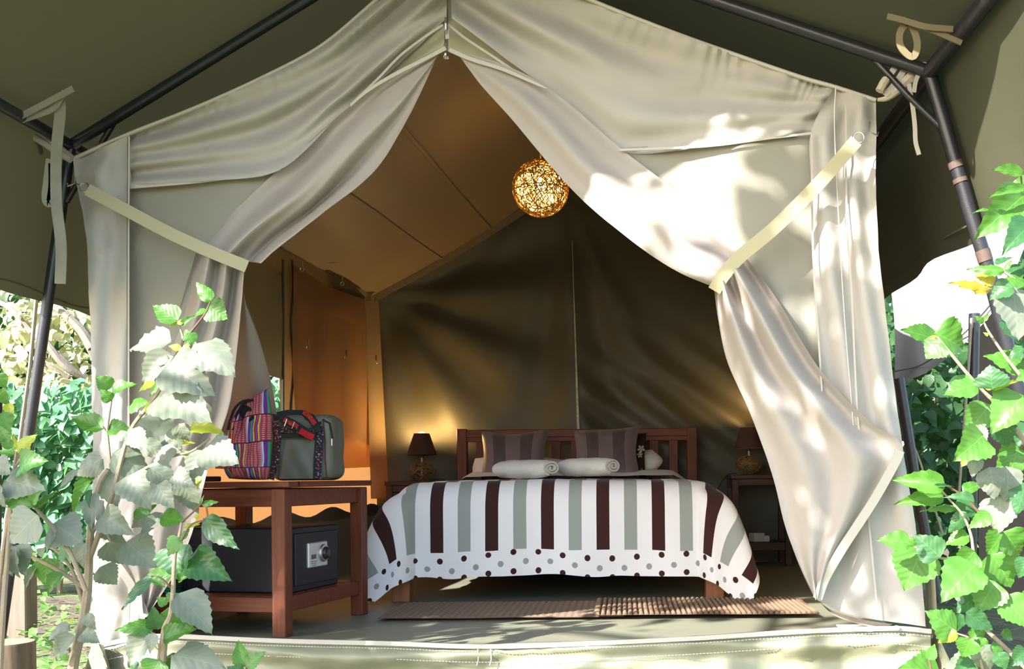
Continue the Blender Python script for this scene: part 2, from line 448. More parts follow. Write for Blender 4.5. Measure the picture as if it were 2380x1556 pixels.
# right wall
mb = MB(); rows = []
for j in range(14):
    r = []
    for i in range(24):
        s = i / 23; b = Vector((1.40, 7.42, 1.93 * (1 - j / 13)))
        yy = 240 + (1455 - 240) * j / 13; xx = np.interp(yy, [240, 350, 640, 850, 1040, 1455], [2020, 2020, 2030, 2055, 2080, 2130])
        p = P(xx, yy, YF(xx, 0.03)).lerp(b, s); p.x += 0.02 * N3(p.y * 2, p.z * 2, 9) * s; r.append(p)
    rows.append(r)
mb.grid(rows); mb.build('wall_right', m_inner, label='brown canvas right wall of the tent behind the tied curtain', cat='wall', kind='structure')

# hanging flap on the left wall
m_flap = canvas('thin flap canvas', (0.24, 0.175, 0.11), transl=0.5, tcol=(0.85, 0.42, 0.16), stain=0.1)
flap = thing('window_flap', 'long brown canvas flap hanging folded against the left wall beside the zip', 'flap', LW(760, 1000))
def lw_cloth(rows, nu, nv, fold):
    A = patch(rows, nu, nv); out = []
    for j in range(nv):
        r = []
        for i in range(nu):
            x, y, d = A[j, i]; p = LW(x, y); p = p + (Vector((0, 0, CAM_H)) - p).normalized() * (0.06 + d + fold(i / (nu - 1), j / (nv - 1))); r.append(p)
        out.append(r)
    return out
mb = MB(); mb.grid(lw_cloth([[(682, 618), (765, 668), (848, 698)], [(682, 700), (765, 735), (850, 752)], [(680, 850), (765, 870), (855, 880)], [(690, 1000), (770, 1005), (862, 1000)], [(700, 1090), (775, 1090), (868, 1086)]], 40, 40,
    lambda u, v: 0.06 * math.sin(u * 17 + v * 2) * v ** 0.6 + 0.02 * math.sin(u * 5 + 1) + (0.03 * math.exp(-((v - 0.06) / 0.05) ** 2))))
mb.build('panel', m_flap, flap)
mb = MB(); mb.grid(lw_cloth([[(682, 616, 0.03), (765, 666, 0.04), (848, 697, 0.03)], [(682, 690, 0.03), (765, 732, 0.05), (850, 760, 0.03)]], 30, 12, lambda u, v: 0.02 * math.sin(v * 3.1) + 0.01 * math.sin(u * 9 + v * 4)))
mb.build('turned_hem', m_flap, flap)
mb = MB(); mb.grid(lw_cloth([[(770, 640), (810, 655), (848, 690)], [(775, 672), (812, 686), (848, 698)]], 10, 6, lambda u, v: 0.0))
mb.build('gap_shadow', m_back, flap)  # dark sheet put in as the shadow gap above the sagging flap
for x in (651, 672):
    mb = MB(); mb.tube([LW(x + 3 * math.sin(k * 0.5) * (x > 660), 605 + 16 * k) + Vector((0.02, -0.01, 0)) for k in range(28)], 0.008, 6)
    mb.build('zip', plain('zip dark', (0.06, 0.05, 0.04), 0.5), wall_left)
def snap_hook(p, name, label, sz=0.02, parent=None):
    mb = MB()
    mb.tube([p + Vector((0, 0, sz)), p + Vector((0, -0.004, 0.2 * sz)), p + Vector((0.002, -0.006, -0.6 * sz))], sz * 0.22, 6)
    ring = [p + Vector((sz * 0.45 * math.cos(a), -0.006, -sz * 1.0 + sz * 0.45 * math.sin(a))) for a in [2 * math.pi * k / 14 for k in range(14)]]
    mb.tube(ring, sz * 0.1, 5, closed=True)
    return mb.build(name, m_steel, parent, label=label)
for x, y in ((687, 802), (777, 826), (848, 836), (768, 655), (672, 622)): snap_hook(LW(x, y) + Vector((0.09, -0.05, 0)), 'snap_hook', None, 0.024, flap)

# ------------------------------------------------------------------ tent front
front = thing('wall_front', 'beige canvas front of the tent with mesh panels on either side of the doorway', 'tent front', (-0.6, 3.8, 0), kind='structure')
m_mesh_l = canvas('mesh panel', (0.34, 0.32, 0.265), transl=0.18, stain=0.05, weave=1400, bstr=0.2, wrinkle=0.1)
def vfold_l(u, v):
    g = math.sin(math.pi * min(1, v * 1.0))
    return 0.045 * math.sin(9 * v + 5.2 * u + 1.0) * (0.3 + 0.7 * u) * (0.4 + 0.6 * g) + 0.02 * math.sin(19 * v - 6 * u) + 0.006 * math.sin(u * 150 + 3 * math.sin(u * 31)) * math.exp(-v * 6)
mb = MB(); mb.grid(cloth([[(300, 312), (450, 253), (600, 186), (740, 112), (850, 22), (940, -60), (1042, -150)], [(300, 375), (465, 340), (625, 290), (765, 200), (875, 100), (965, 20), (1040, -50)], [(300, 437), (480, 421), (650, 396), (790, 268), (895, 178), (980, 100), (1038, 42)]], 220, 44, lambda x: YF(x), vfold_l, seed=1))
mb.build('valance', m_canvas, front)
mb = MB(); mb.grid(cloth([[(1047, -150), (1200, -75), (1370, 0), (1560, 75), (1700, 125), (1860, 180), (1940, 203)], [(1047, -50), (1185, 30), (1330, 110), (1500, 210), (1680, 235), (1835, 252), (1912, 258)], [(1050, 42), (1160, 125), (1290, 222), (1430, 350), (1640, 342), (1800, 322), (1885, 312)]], 230, 46, lambda x: YF(x),
    lambda u, v: 0.045 * math.sin(9 * v - 6 * u + 2.0) * max(0, 1 - u * 1.1) + 0.016 * math.sin(18 * v + 8 * u) * (1 - 0.5 * u) + 0.012 * math.sin(30 * u + 4 * v) * u + 0.006 * math.sin(u * 160 + 3 * math.sin(u * 29)) * math.exp(-v * 6), seed=2))
mb.build('valance', m_canvas, front)
# turned edges along the top
for pts in ([(170, 369), (300, 311), (450, 252), (600, 185), (740, 111), (850, 21), (940, -61), (1042, -151)], [(2036, 233), (1940, 202), (1860, 179), (1700, 124), (1560, 74), (1370, -1), (1200, -76), (1047, -151)]):
    mb = MB(); mb.tube(pline(pts, lambda x: YF(x, -0.012), 50), 0.007, 6); mb.build('edge_cord', m_tape, front)
# lower hems of the valances
mb = MB(); mb.ribbon(pline([(300, 434), (480, 418), (652, 392)], lambda x: YF(x, -0.015), 24), 0.018, 0.004); mb.build('hem', m_tape, front)
mb = MB(); mb.ribbon(pline([(1440, 349), (1640, 340), (1800, 320), (1885, 310)], lambda x: YF(x, -0.012), 24), 0.008, 0.003); mb.build('hem', m_tape, front)
# side strips
mb = MB(); mb.grid(cloth([[(169, 371), (240, 342), (302, 312)], [(178, 432), (240, 420), (302, 410)], [(200, 545), (250, 540), (300, 540)], [(206, 660), (255, 660), (300, 660)], [(212, 820), (258, 820), (300, 820)], [(216, 1000), (260, 1000), (300, 1000)], [(215, 1200), (262, 1200), (302, 1210)], [(212, 1400), (275, 1402), (338, 1405)], [(212, 1494), (270, 1500), (332, 1478)]], 26, 90, lambda x: YF(x, -0.02),
    lambda u, v: 0.016 * math.sin(u * 8 + v * 9) + 0.012 * math.sin(u * 4 - v * 30) * (v < 0.3), wr=0.012, seed=3))
mb.build('side_strip', m_canvas, front)
mb = MB(); mb.grid(cloth([[(1938, 203), (1990, 218), (2036, 234)], [(1884, 312), (1960, 318), (2036, 332)], [(1888, 450), (1965, 455), (2037, 470)], [(1892, 620), (1975, 628), (2048, 640)], [(1902, 800), (1990, 815), (2071, 830)], [(1915, 1000), (2010, 1020), (2099, 1042)], [(1895, 1200), (2010, 1205), (2126, 1210)], [(1890, 1340), (2015, 1350), (2143, 1350)], [(1900, 1396), (1985, 1432), (2152, 1458)]], 40, 100, lambda x: YF(x, -0.02),
    lambda u, v: 0.018 * math.sin(u * 14 + 2 * math.sin(v * 6)) * (0.4 + 0.6 * math.sin(math.pi * v)) + 0.02 * math.sin(u * 9 - 25 * v) * math.exp(-v * 5), wr=0.012, seed=4))
mb.build('side_strip', m_canvas, front)
for pts, mm in (([(300, 318), (299, 600), (299, 1000), (300, 1300), (300, 1480)], m_tape), ([(1886, 310), (1890, 600), (1903, 800), (1916, 1000)], m_tape), ([(1965, 240), (1968, 500), (1980, 700), (1992, 950), (2008, 1100), (2040, 1430)], m_tape), ([(1942, 205), (1940, 320), (1960, 700), (1985, 1010)], m_thread)):
    mb = MB(); mb.ribbon(pline(pts, lambda x: YF(x, -0.048), 40), 0.006 if mm is m_tape else 0.0025, 0.003); mb.build('seam', mm, front)
mb = MB(); mb.ribbon(pline([(297, 318), (296, 600), (296, 1000), (297, 1250)], lambda x: YF(x, -0.046), 40), 0.0025, 0.002); mb.build('seam', m_thread_d, front)
# mesh panels
mb = MB(); mb.grid(cloth([[(300, 428), (480, 410), (665, 385)], [(300, 600), (430, 600), (560, 610)], [(300, 850), (400, 850), (510, 850)], [(300, 1150), (360, 1150), (430, 1150)], [(300, 1400), (315, 1400), (330, 1400)]], 30, 40, lambda x: YF(x, 0.02), lambda u, v: 0.01 * math.sin(u * 6 + v * 4), seed=5))
mb.build('mesh_panel', m_mesh_l, front)
mb = MB(); mb.grid(cloth([[(1425, 346), (1650, 330), (1888, 308)], [(1555, 448), (1720, 448), (1890, 450)], [(1700, 590), (1800, 600), (1894, 620)], [(1800, 720), (1850, 730), (1900, 740)], [(1850, 850), (1890, 860), (1915, 870)]], 30, 30, lambda x: YF(x, 0.02), lambda u, v: 0.01 * math.sin(u * 6 + v * 4), seed=6))
mb.build('mesh_panel', m_mesh_l, front)
# pale lining seen between the two hems under the apex
mb = MB(); mb.grid(cloth([[(1033, -10), (950, 50), (865, 130), (790, 220)], [(1033, 108), (985, 132), (905, 178), (795, 270)]], 24, 8, lambda x: YF(x, 0.05), seed=7)); mb.build('lining', m_lining, front)
mb = MB(); mb.grid(cloth([[(1040, -10), (1120, 45), (1215, 105), (1330, 200)], [(1042, 115), (1090, 138), (1170, 170), (1300, 240)]], 24, 8, lambda x: YF(x, 0.05), seed=8)); mb.build('lining', m_lining, front)
for pts in ([(1030, 58), (985, 88), (930, 130), (880, 182), (815, 245)], [(1042, 58), (1085, 92), (1140, 128), (1195, 165), (1250, 198)]):
    mb = MB(); mb.ribbon(pline(pts, lambda x: YF(x, -0.01), 30), 0.009, 0.004); mb.build('hem', m_tape, front)
# canvas closure under the apex behind the toggles
mb = MB(); mb.grid(cloth([[(1010, -40), (1036, -40), (1062, -40)], [(1000, 62), (1036, 62), (1075, 62)], [(965, 150), (1036, 118), (1110, 150)]], 12, 14, lambda x: YF(x, 0.08), seed=9)); mb.build('apex_gusset', m_curtain, front)
for k, (x, y) in enumerate(((1036, 50), (1035, 110))):
    tg = thing('toggle_strap', ['upper', 'lower'][k] + ' small steel toggle hanging from the apex of the doorway', 'toggle', P(x, y, YF(x, -0.05)))
    p = P(x, y, YF(x, -0.03))
    mb = MB(); mb.box(p + Vector((0, 0, -0.018)), (0.010, 0.006, 0.026), bev=0.002); mb.tube([p + Vector((0, 0, 0.014)), p + Vector((0, 0, -0.004))], 0.005, 8); mb.build('pin', m_steel, tg)
    mb = MB(); mb.tube([p + Vector((0.006 * math.cos(a), -0.002, -0.036 + 0.007 * math.sin(a))) for a in [2 * math.pi * q / 12 for q in range(12)]], 0.0016, 5, closed=True); mb.build('ring', m_steel, tg)
    mb = MB(); mb.ribbon([p + Vector((0.003, 0.006, -0.03)), p + Vector((0.004, 0.007, -0.06 if k == 0 else -0.04))], 0.014, 0.002); mb.build('tab', m_tape, tg)

# ------------------------------------------------------------------ curtains
def fold_cur(nf, amp, ph=0.0):
    return lambda u, v: amp * math.sin(u * nf + ph + 1.5 * v) * (0.35 + 0.65 * abs(math.cos(math.pi * 0.5 * (v * 1.0)))) + 0.25 * amp * math.sin(u * nf * 2.3 + v * 3)
cl = thing('door_curtain', 'left beige door curtain gathered by a webbing tie behind the leafy shrub', 'curtain', (-1.5, 3.8, 0), group='door curtains')
mb = MB(); mb.grid(cloth([[(1034, 113), (1028, 116), (1020, 120)], [(905, 178), (930, 235), (955, 262)], [(800, 258), (835, 330), (868, 400)], [(655, 388), (720, 455), (738, 505)], [(535, 500), (600, 545), (652, 572)], [(462, 578), (540, 602), (606, 612)]], 50, 80, lambda x: YF(x, -0.03),
    lambda u, v: 0.05 * math.sin(u * 9.5 + 1.2 * v) * min(1, v * 2) + 0.018 * math.sin(u * 22 - v * 4) * v, seed=11))
mb.build('upper_drape', m_curtain, cl)
mb = MB(); mb.grid(cloth([[(455, 588), (510, 606), (568, 625)], [(425, 690), (500, 700), (563, 690)], [(385, 820), (470, 820), (552, 800)], [(330, 1000), (440, 980), (531, 950)], [(262, 1150), (380, 1120), (484, 1088)], [(222, 1250), (350, 1230), (446, 1240)], [(280, 1330), (345, 1330), (402, 1340)], [(330, 1425), (335, 1428), (340, 1436)]], 60, 110, lambda x: YF(x, -0.05),
    lambda u, v: 0.04 * math.sin(u * 17 + 0.8 * math.sin(v * 4)) * (1 - 0.55 * v) + 0.02 * math.sin(u * 7 + 2) + 0.02 * math.sin(v * 5), seed=12))
mb.build('lower_drape', m_curtain, cl)
mb = MB(); mb.grid(cloth([[(540, 640, 0.0), (562, 660, 0.0), (566, 690, 0.0)], [(520, 800, 0.22), (570, 800, 0.22), (606, 800, 0.22)], [(500, 950, 0.48), (580, 950, 0.48), (641, 942, 0.48)], [(500, 1050, 0.72), (580, 1050, 0.72), (645, 1050, 0.72)], [(500, 1090, 0.78), (580, 1092, 0.78), (646, 1095, 0.78)]], 20, 40, lambda x: YF(x, 0.03), lambda u, v: 0.02 * math.sin(u * 8), seed=13))
mb.build('inner_drape', canvas('curtain inner lilac grey', (0.42, 0.36, 0.34), transl=0.2, stain=0.05), cl, label='inner layer hanging in shade')
mb = MB(); pts = pline([(222, 1250), (262, 1300), (300, 1352), (325, 1400), (338, 1436)], lambda x: YF(x, -0.085), 20); mb.ribbon(pts, 0.03, 0.006); mb.build('zip_tape', m_tape, cl)
mb = MB(); mb.ribbon(pline([(1036, 112), (990, 136), (905, 180), (850, 215), (815, 247)], lambda x: YF(x, -0.045), 30), [0.014 - 0.010 * (k / 29) ** 3 for k in range(30)], 0.004); mb.build('hem', m_tape, cl)
cr_ = thing('door_curtain', 'right beige door curtain swept aside by a webbing tie with a pale zip hem', 'curtain', (0.6, 3.55, 0), group='door curtains')
mb = MB(); mb.grid(cloth([[(1066, 128), (1056, 122), (1046, 116)], [(1120, 200), (1140, 170), (1165, 148)], [(1190, 278), (1238, 238), (1288, 214)], [(1335, 447), (1390, 395), (1452, 352)], [(1470, 562), (1525, 505), (1585, 455)], [(1575, 632), (1620, 580), (1672, 535)], [(1660, 668), (1695, 632), (1736, 598)]], 50, 80, lambda x: YF(x, -0.03),
    lambda u, v: 0.03 * math.sin(u * 6.0 + 2.0 + v) * min(1, v * 2) + 0.012 * math.sin(u * 15 - v * 3) * v, seed=14))
mb.build('upper_drape', m_curtain, cr_)
mb = MB(); mb.grid(cloth([[(1660, 672), (1695, 640), (1735, 602)], [(1668, 735), (1732, 715), (1802, 690)], [(1690, 840), (1800, 845), (1905, 858)], [(1745, 965), (1880, 965), (2015, 975)], [(1795, 1105), (1945, 1075), (2097, 1043)], [(1822, 1215), (1940, 1180), (2040, 1165)], [(1858, 1315), (1905, 1300), (1955, 1290)], [(1895, 1396), (1898, 1394), (1903, 1390)]], 70, 120, lambda x: YF(x, -0.06),
    lambda u, v: 0.055 * math.sin(u * 15 + 0.7 + 0.6 * math.sin(v * 4)) * (1 - 0.75 * min(1, v * 1.3)) + 0.022 * math.sin(u * 5 + 2) - 0.03 * v, seed=15))
mb.build('lower_drape', m_curtain, cr_)
mb = MB(); mb.ribbon(pline([(2092, 1048), (2078, 1080), (2030, 1165), (1955, 1280), (1918, 1345), (1900, 1392)], lambda x: YF(x, -0.10), 40), 0.030, 0.006); mb.build('zip_tape', m_tape, cr_)
mb = MB(); mb.ribbon(pline([(1044, 116), (1095, 138), (1165, 160), (1235, 190), (1270, 206)], lambda x: YF(x, -0.045), 24), [0.014 - 0.010 * (k / 23) ** 3 for k in range(24)], 0.004); mb.build('hem', m_tape, cr_)
mb = MB(); mb.grid(cloth([[(1897, 1394), (1935, 1420), (2000, 1440), (2075, 1452)], [(1905, 1400), (1940, 1432), (2000, 1452), (2050, 1462)]], 20, 6, lambda x: YF(x, -0.07), lambda u, v: 0.03 * math.sin(v * 3), seed=16)); mb.build('trailing_hem', m_curtain, cr_)
# webbing ties
def tie(name, pts, label, ringpx, wpx=0.045):
    t = thing(name, label, 'curtain tie', P(pts[0][0], pts[0][1], YF(pts[0][0], -0.12)), group='curtain ties')
    mb = MB(); mb.ribbon(pline(pts, lambda x: YF(x, -0.11), 30), wpx, 0.003); mb.build('webbing', m_strap, t)
    c = P(ringpx[0], ringpx[1], YF(ringpx[0], -0.11)); mb = MB()
    mb.tube([c + Vector((0.017 * math.cos(a), 0, 0.017 * math.sin(a))) for a in [2 * math.pi * q / 18 for q in range(18)]], 0.0028, 6, closed=True); mb.build('ring', m_steel, t)
    s = 1 if ringpx[0] > 1000 else -1
    mb = MB(); mb.tube([c + Vector((0.014 * s, -0.004, 0.008)), c + Vector((0.034 * s, -0.004, 0.016)), c + Vector((0.036 * s, -0.003, 0.05))], 0.003, 6)
    mb.tube([c + Vector((0.034 * s, -0.004, 0.016)), c + Vector((0.062 * s, 0, 0.006)), c + Vector((0.066 * s, 0.004, 0.018))], 0.003, 6); mb.build('hook', m_steel, t)
tie('curtain_tie', [(203, 441), (290, 487), (400, 545), (500, 590), (574, 620, 0.02)], 'olive webbing tie stretched from the left tent corner to the left curtain', (196, 436))
tie('curtain_tie', [(1990, 327), (1900, 430), (1800, 530), (1720, 597), (1682, 640), (1660, 676, 0.02)], 'olive webbing tie stretched from the right tent corner to the right curtain', (1996, 320))

# ------------------------------------------------------------------ groundsheet sill
sill = thing('trim_1', 'pale olive groundsheet lip with white zip tape along the front edge of the floor', 'door sill', (-0.5, 3.7, -0.1), kind='structure')
TOPE = [(212, 1500), (300, 1482), (380, 1474), (650, 1485), (900, 1491), (1100, 1498), (1300, 1494), (1600, 1480), (1850, 1464), (2070, 1456), (2165, 1463)]
def off(pts, dy, d=0.0): return [(x, y + dy, d) for x, y in pts]
mb = MB(); mb.grid(cloth([off(TOPE, 0, 0.02), off(TOPE, 12, -0.01), off(TOPE, 38, -0.02), off(TOPE, 75, -0.01), off(TOPE, 130, 0.0), [(x, 1700, 0.03) for x, y in TOPE]], 120, 40, lambda x: YF(x, -0.05), lambda u, v: 0.012 * math.sin(u * 40 + v * 9) * v + 0.012 * math.sin(v * 16 + 2 * math.sin(u * 13)) * min(1, v * 3), wr=0.02, wsc=9, seed=21))
mb.build('tarp_lip', m_tarp, sill)
mb = MB()
for k in (2, 7): mb.ribbon(pline(off(TOPE, k + 1), lambda x: YF(x, -0.073), 90), 0.008, 0.004)
mb.build('zip_tape', m_tape, sill)
mb = MB(); dashes(mb, pline(off(TOPE, 17), lambda x: YF(x, -0.079), 140), 0.008, 0.004, 0.0011); dashes(mb, pline(off(TOPE, 42), lambda x: YF(x, -0.082), 140), 0.008, 0.004, 0.0011)
mb.build('stitching', m_thread, sill, kind='stuff')
mb = MB()
for x, y in ((1110, 1500), (1140, 1500)): mb.tube(pline([(x, y + 6), (x + 2, y + 30), (x - 2, y + 48)], lambda q: YF(q, -0.085), 8), 0.002, 5)
mb.build('lap_seam', m_thread, sill)
mb = MB(); mb.grid(cloth([[(196, 1560), (215, 1500), (240, 1500)], [(190, 1640), (240, 1560), (262, 1580)], [(200, 1720), (250, 1680), (280, 1700)]], 14, 14, lambda x: YF(x, -0.09), lambda u, v: 0.05 * math.sin(u * 6 + v * 2), seed=22)); mb.build('corner_fold', m_tarp, sill)
mb = MB(); mb.grid(cloth([[(2150, 1300), (2160, 1300), (2172, 1320)], [(2150, 1460), (2166, 1460), (2182, 1470)], [(2150, 1560), (2175, 1560), (2215, 1560)], [(2160, 1680), (2190, 1680), (2240, 1690)]], 14, 24, lambda x: YF(x, 0.0), lambda u, v: 0.04 * math.sin(u * 5), seed=23)); mb.build('corner_fold', m_tarp, sill)
mb = MB(); p = P(343, 1488, YF(343, -0.1)); mb.tube([p + Vector((0.012 * math.cos(a), 0, 0.016 * math.sin(a))) for a in [2 * math.pi * q / 14 for q in range(14)]], 0.003, 6, closed=True); mb.build('ring', m_steel, sill)
mb = MB(); mb.lathe(P(2084, 1461, YF(2084, -0.09)), [(0.0, -0.008), (0.009, -0.006), (0.011, 0), (0.008, 0.007), (0, 0.009)], 12); mb.build('toggle_button', m_thread, sill)

# ------------------------------------------------------------------ flysheet and steel frame
fly = thing('flysheet', 'olive flysheet roof stretched over the tent on black poles', 'flysheet', (-0.6, 5, 1.9))
FY0, FY1 = 2.60, 8.0
EZ, EXL, EXR, RX, RZ = 1.975, -2.22, 1.05, -0.62, 2.76
def fly_sheet(ex, flipx):
    rows = []
    for j in range(40):
        r = []
        for i in range(24):
            s = i / 23; y0 = 2.76 - 0.20 * s; Y = y0 + (FY1 - y0) * j / 39; x = ex + (RX - ex) * s; z = EZ + (RZ - EZ) * s - 0.03 * math.sin(math.pi * s) + 0.01 * N3(x * 2, Y * 1.5, 4)
            r.append(Vector((x, Y, z)))
        rows.append(r)
    return rows
for ex in (EXL, EXR):
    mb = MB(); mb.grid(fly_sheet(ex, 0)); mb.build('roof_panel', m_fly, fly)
for ex, ob, zb, ys in ((EXL, -2.35, 1.35, 0.0), (EXR, 1.22, 1.40, 0.0)):
    mb = MB(); rows = []
    for j in range(16):
        t = j / 15; r = []
        for i in range(60):
            Y = FY0 + (FY1 - FY0) * i / 59
            zz = zb + (0.05 * abs(math.sin(Y * 1.9)) if ex > 0 else 0.0)
            r.append(Vector((ex + (ob - ex) * t + 0.02 * math.sin(Y * 9) * t, Y, EZ + (zz - EZ) * t)))
        rows.append(r)
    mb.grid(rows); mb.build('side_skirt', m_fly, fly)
    mb = MB(); mb.ribbon([Vector((ob - (0.02 if ex < 0 else 0.02) * 1, FY0 + (FY1 - FY0) * i / 59, zb + (0.05 * abs(math.sin((FY0 + (FY1 - FY0) * i / 59) * 1.9)) if ex > 0 else 0.0) + 0.055)) for i in range(60)], 0.006, 0.004, side=(0, 0, 1)); mb.build('hem_seam', m_thread_d, fly)
for x0, y0, x1, y1, Y in ((95, 180, 250, 270, 3.9),):
    pass
frame = thing('pole_frame', 'black steel pole frame carrying the flysheet', 'tent frame', (-0.6, 4, 0))
def pole(pts, r=0.021, nm='pole', mat=None): mb = MB(); mb.tube(pts, r, 12); return mb.build(nm, mat or m_pole, frame)
cL, cR, apx = P(165, 338, 4.06), P(2160, 168, 3.40), P(1045, -205, 3.75)
pole([cL, P(125, 605, 4.06), P(60, 1060, 4.07), P(-27, 1680, 4.09)], 0.021)
pole([cL, apx], 0.022, 'rafter'); pole([cR, apx], 0.022, 'rafter')
pole([Vector((EXL + 0.02, FY0 + 0.1, EZ - 0.03)), cL, Vector((EXL + 0.05, 7.8, EZ - 0.03))], 0.022, 'eave_pole')
pole([Vector((EXR - 0.02, FY0 + 0.1, EZ - 0.03)), cR, Vector((EXR - 0.03, 7.8, EZ - 0.03))], 0.026, 'eave_pole')
pole([Vector((RX, FY0 + 0.1, RZ - 0.05)), Vector((RX, 7.8, RZ - 0.05))], 0.022, 'ridge_pole')
pole([cR, P(2250, 480, 3.40), P(2292, 610, 3.40), P(2430, 1150, 3.42), P(2560, 1660, 3.45)], 0.023)
pole([P(275, 268, 4.04), P(225, 352, 4.05), P(155, 470, 4.06)], 0.011, 'brace'); pole([P(2020, 125, 3.46), P(2110, 222, 3.42), P(2205, 315, 3.40)], 0.011, 'brace')
for a, b in (((2219, 376), (2224, 391)), ((2230.5, 415), (2233.5, 425)), ((2283, 582), (2291, 608))):
    mb = MB(); mb.tube([P(a[0], a[1], 3.398), P(b[0], b[1], 3.398)], 0.0243, 12); mb.build('worn_patch', m_rust, frame, label='rusty bare metal on the right pole')
pole([P(2265, 730, 5.2), P(2262, 900, 5.2), P(2258, 1250, 5.2), P(2256, 1400, 5.2)], 0.028); pole([P(2090, 880, 5.0), P(2125, 1100, 5.0), P(2180, 1400, 5.0)], 0.026)
pole([P(-5, 900, 4.8), P(-8, 1300, 4.8), P(-10, 1480, 4.8)], 0.02)
ropes = [('guy_rope', [P(85, 690, 4.3), P(70, 850, 4.3), P(45, 1030, 4.32), P(15, 1200, 4.35), P(-10, 1420, 4.4)], 0.008, 'brown guy rope running down beside the left pole', m_rope),
         ('guy_rope', [P(2092, 885, 5.0), P(2110, 1000, 5.0), P(2140, 1080, 5.0), P(2190, 1240, 5.0)], 0.006, 'thin guy rope slanting down behind the right tent corner', m_rope),
         ('guy_rope', [P(2258, 740, 5.15), P(2250, 870, 5.15), P(2236, 1050, 5.15), P(2228, 1160, 5.15)], 0.007, 'twisted guy rope hanging beside the pole under the pale canopy', m_rope)]
for nm, pts, r, lb, mm in ropes: mb = MB(); mb.tube(pts, r, 6); mb.build(nm, mm, label=lb, cat='rope', group='guy ropes', org=pts[-1])

# webbing and ropes at the tent corners
def strap_thing(name, label, segs, loc, cat='strap'):
    t = thing(name, label, cat, loc)
    for nm, kind, pts, w, mm in segs:
        mb = MB()
        if kind == 'r': mb.ribbon(pts, w, 0.004)
        else: mb.tube(pts, w, 8)
        mb.build(nm, mm, t)
    return t
def q(pts, Y, n=None): return pline(pts, Y, n)
strap_thing('fly_strap', 'pale webbing strap hanging in a loop from the flysheet at the left corner', [
    ('sewn_band', 'r', q([(45, 272), (110, 238), (170, 206)], 3.72), 0.022, m_webbing),
    ('loop', 'r', q([(150, 212), (140, 230), (120, 255), (50, 280)], 3.74), 0.020, m_webbing),
    ('tail', 'r', q([(136, 222), (140, 260), (133, 330), (130, 400), (132, 480), (142, 570), (140, 660)], 3.76, 30), 0.040, m_webbing),
    ('folded_tail', 'r', q([(118, 370), (112, 420), (108, 462), (118, 470), (124, 430), (124, 380)], 3.77, 24), 0.034, m_webbing)], P(140, 220, 3.74))
strap_thing('corner_tie', 'rolled canvas tie and cords lashing the left tent corner to the pole', [
    ('canvas_tab', 't', q([(38, 312), (60, 310), (100, 332), (130, 352), (165, 372)], 3.93, 20), 0.013, m_canvas),
    ('cord', 't', q([(35, 255), (80, 290), (130, 332), (168, 370)], 3.94), 0.005, m_rope_p),
    ('cord', 't', q([(30, 270), (80, 305), (135, 345), (170, 372)], 3.94), 0.005, m_rope_p),
    ('knot', 't', q([(128, 330), (142, 345), (158, 358), (170, 368)], 3.93), 0.010, m_webbing)], P(165, 370, 3.93))
strap_thing('fly_strap', 'olive webbing strap looped under the flysheet above the right corner', [
    ('sewn_band', 'r', q([(2062, 38), (2095, 46), (2150, 62), (2215, 68)], 3.05), 0.018, m_strap_d),
    ('loop', 'r', q([(2120, 52), (2170, 72), (2235, 100)], 3.06), 0.016, m_strap_d),
    ('hanging_loop', 'r', q([(2108, 52), (2092, 75), (2092, 105), (2110, 128), (2125, 130), (2132, 100), (2120, 62), (2108, 52)], 3.07, 28), 0.020, m_strap_d)], P(2110, 55, 3.06))
strap_thing('corner_tie', 'frayed rope and canvas strip lashing the right tent corner to the pole', [
    ('canvas_loop', 'r', q([(2046, 215), (2062, 185), (2085, 150), (2095, 140), (2108, 150), (2100, 165), (2080, 195), (2056, 222)], 3.44, 28), 0.020, m_tape),
    ('bandage', 't', q([(2040, 232), (2062, 228), (2090, 205), (2118, 180), (2140, 160), (2160, 140)], 3.45, 20), [0.006, 0.007, 0.008, 0.009, 0.010, 0.012, 0.014, 0.016, 0.018, 0.020, 0.022, 0.022, 0.022, 0.021, 0.020, 0.018, 0.016, 0.014, 0.012, 0.008], m_rope_p),
    ('cord', 't', q([(2160, 140), (2195, 95), (2230, 55)], 3.43), 0.005, m_rope_p),
    ('cord', 't', q([(2160, 142), (2205, 105), (2248, 70)], 3.42), 0.006, m_rope_p),
    ('strip', 'r', q([(2112, 195), (2120, 240), (2126, 290), (2128, 330), (2136, 360)], 3.42, 20), 0.014, m_tape),
    ('strip', 'r', q([(2135, 172), (2128, 190), (2124, 215)], 3.41), 0.014, m_tape),
    ('knot', 't', q([(2044, 212), (2052, 196), (2060, 184)], 3.43), 0.014, m_rope_p)], P(2040, 232, 3.46))

# ------------------------------------------------------------------ bed
BX, FY, HY = -0.335, 5.15, 7.20          # centre line, foot and head of the bed
bed = thing('bed', 'wide dark red wooden double bed with slatted headboard', 'bed', (BX, 6.2, 0))
mb = MB()
for sx in (-1, 1):
    for yy, mm, w in ((FY + 0.05, m_wood_leg, 0.09), (HY - 0.3, m_wood_leg, 0.09)):
        b = MB(); b.box((BX + sx * 0.785, yy, 0.11), (w, 0.09, 0.22), bev=0.004); b.build('leg', mm, bed, smooth=False)
    b = MB(); b.box((BX + sx * 0.80, 6.15, 0.28), (0.04, 2.0, 0.14), bev=0.004); b.build('side_rail', m_wood, bed, smooth=False)
b = MB(); b.box((BX, FY + 0.03, 0.28), (1.62, 0.04, 0.14), bev=0.004); b.build('foot_rail', m_wood, bed, smooth=False)
b = MB(); b.box((BX, 6.15, 0.42), (1.56, 1.96, 0.18), bev=0.04); b.build('mattress', plain('mattress', (0.7, 0.7, 0.7), 0.9), bed)
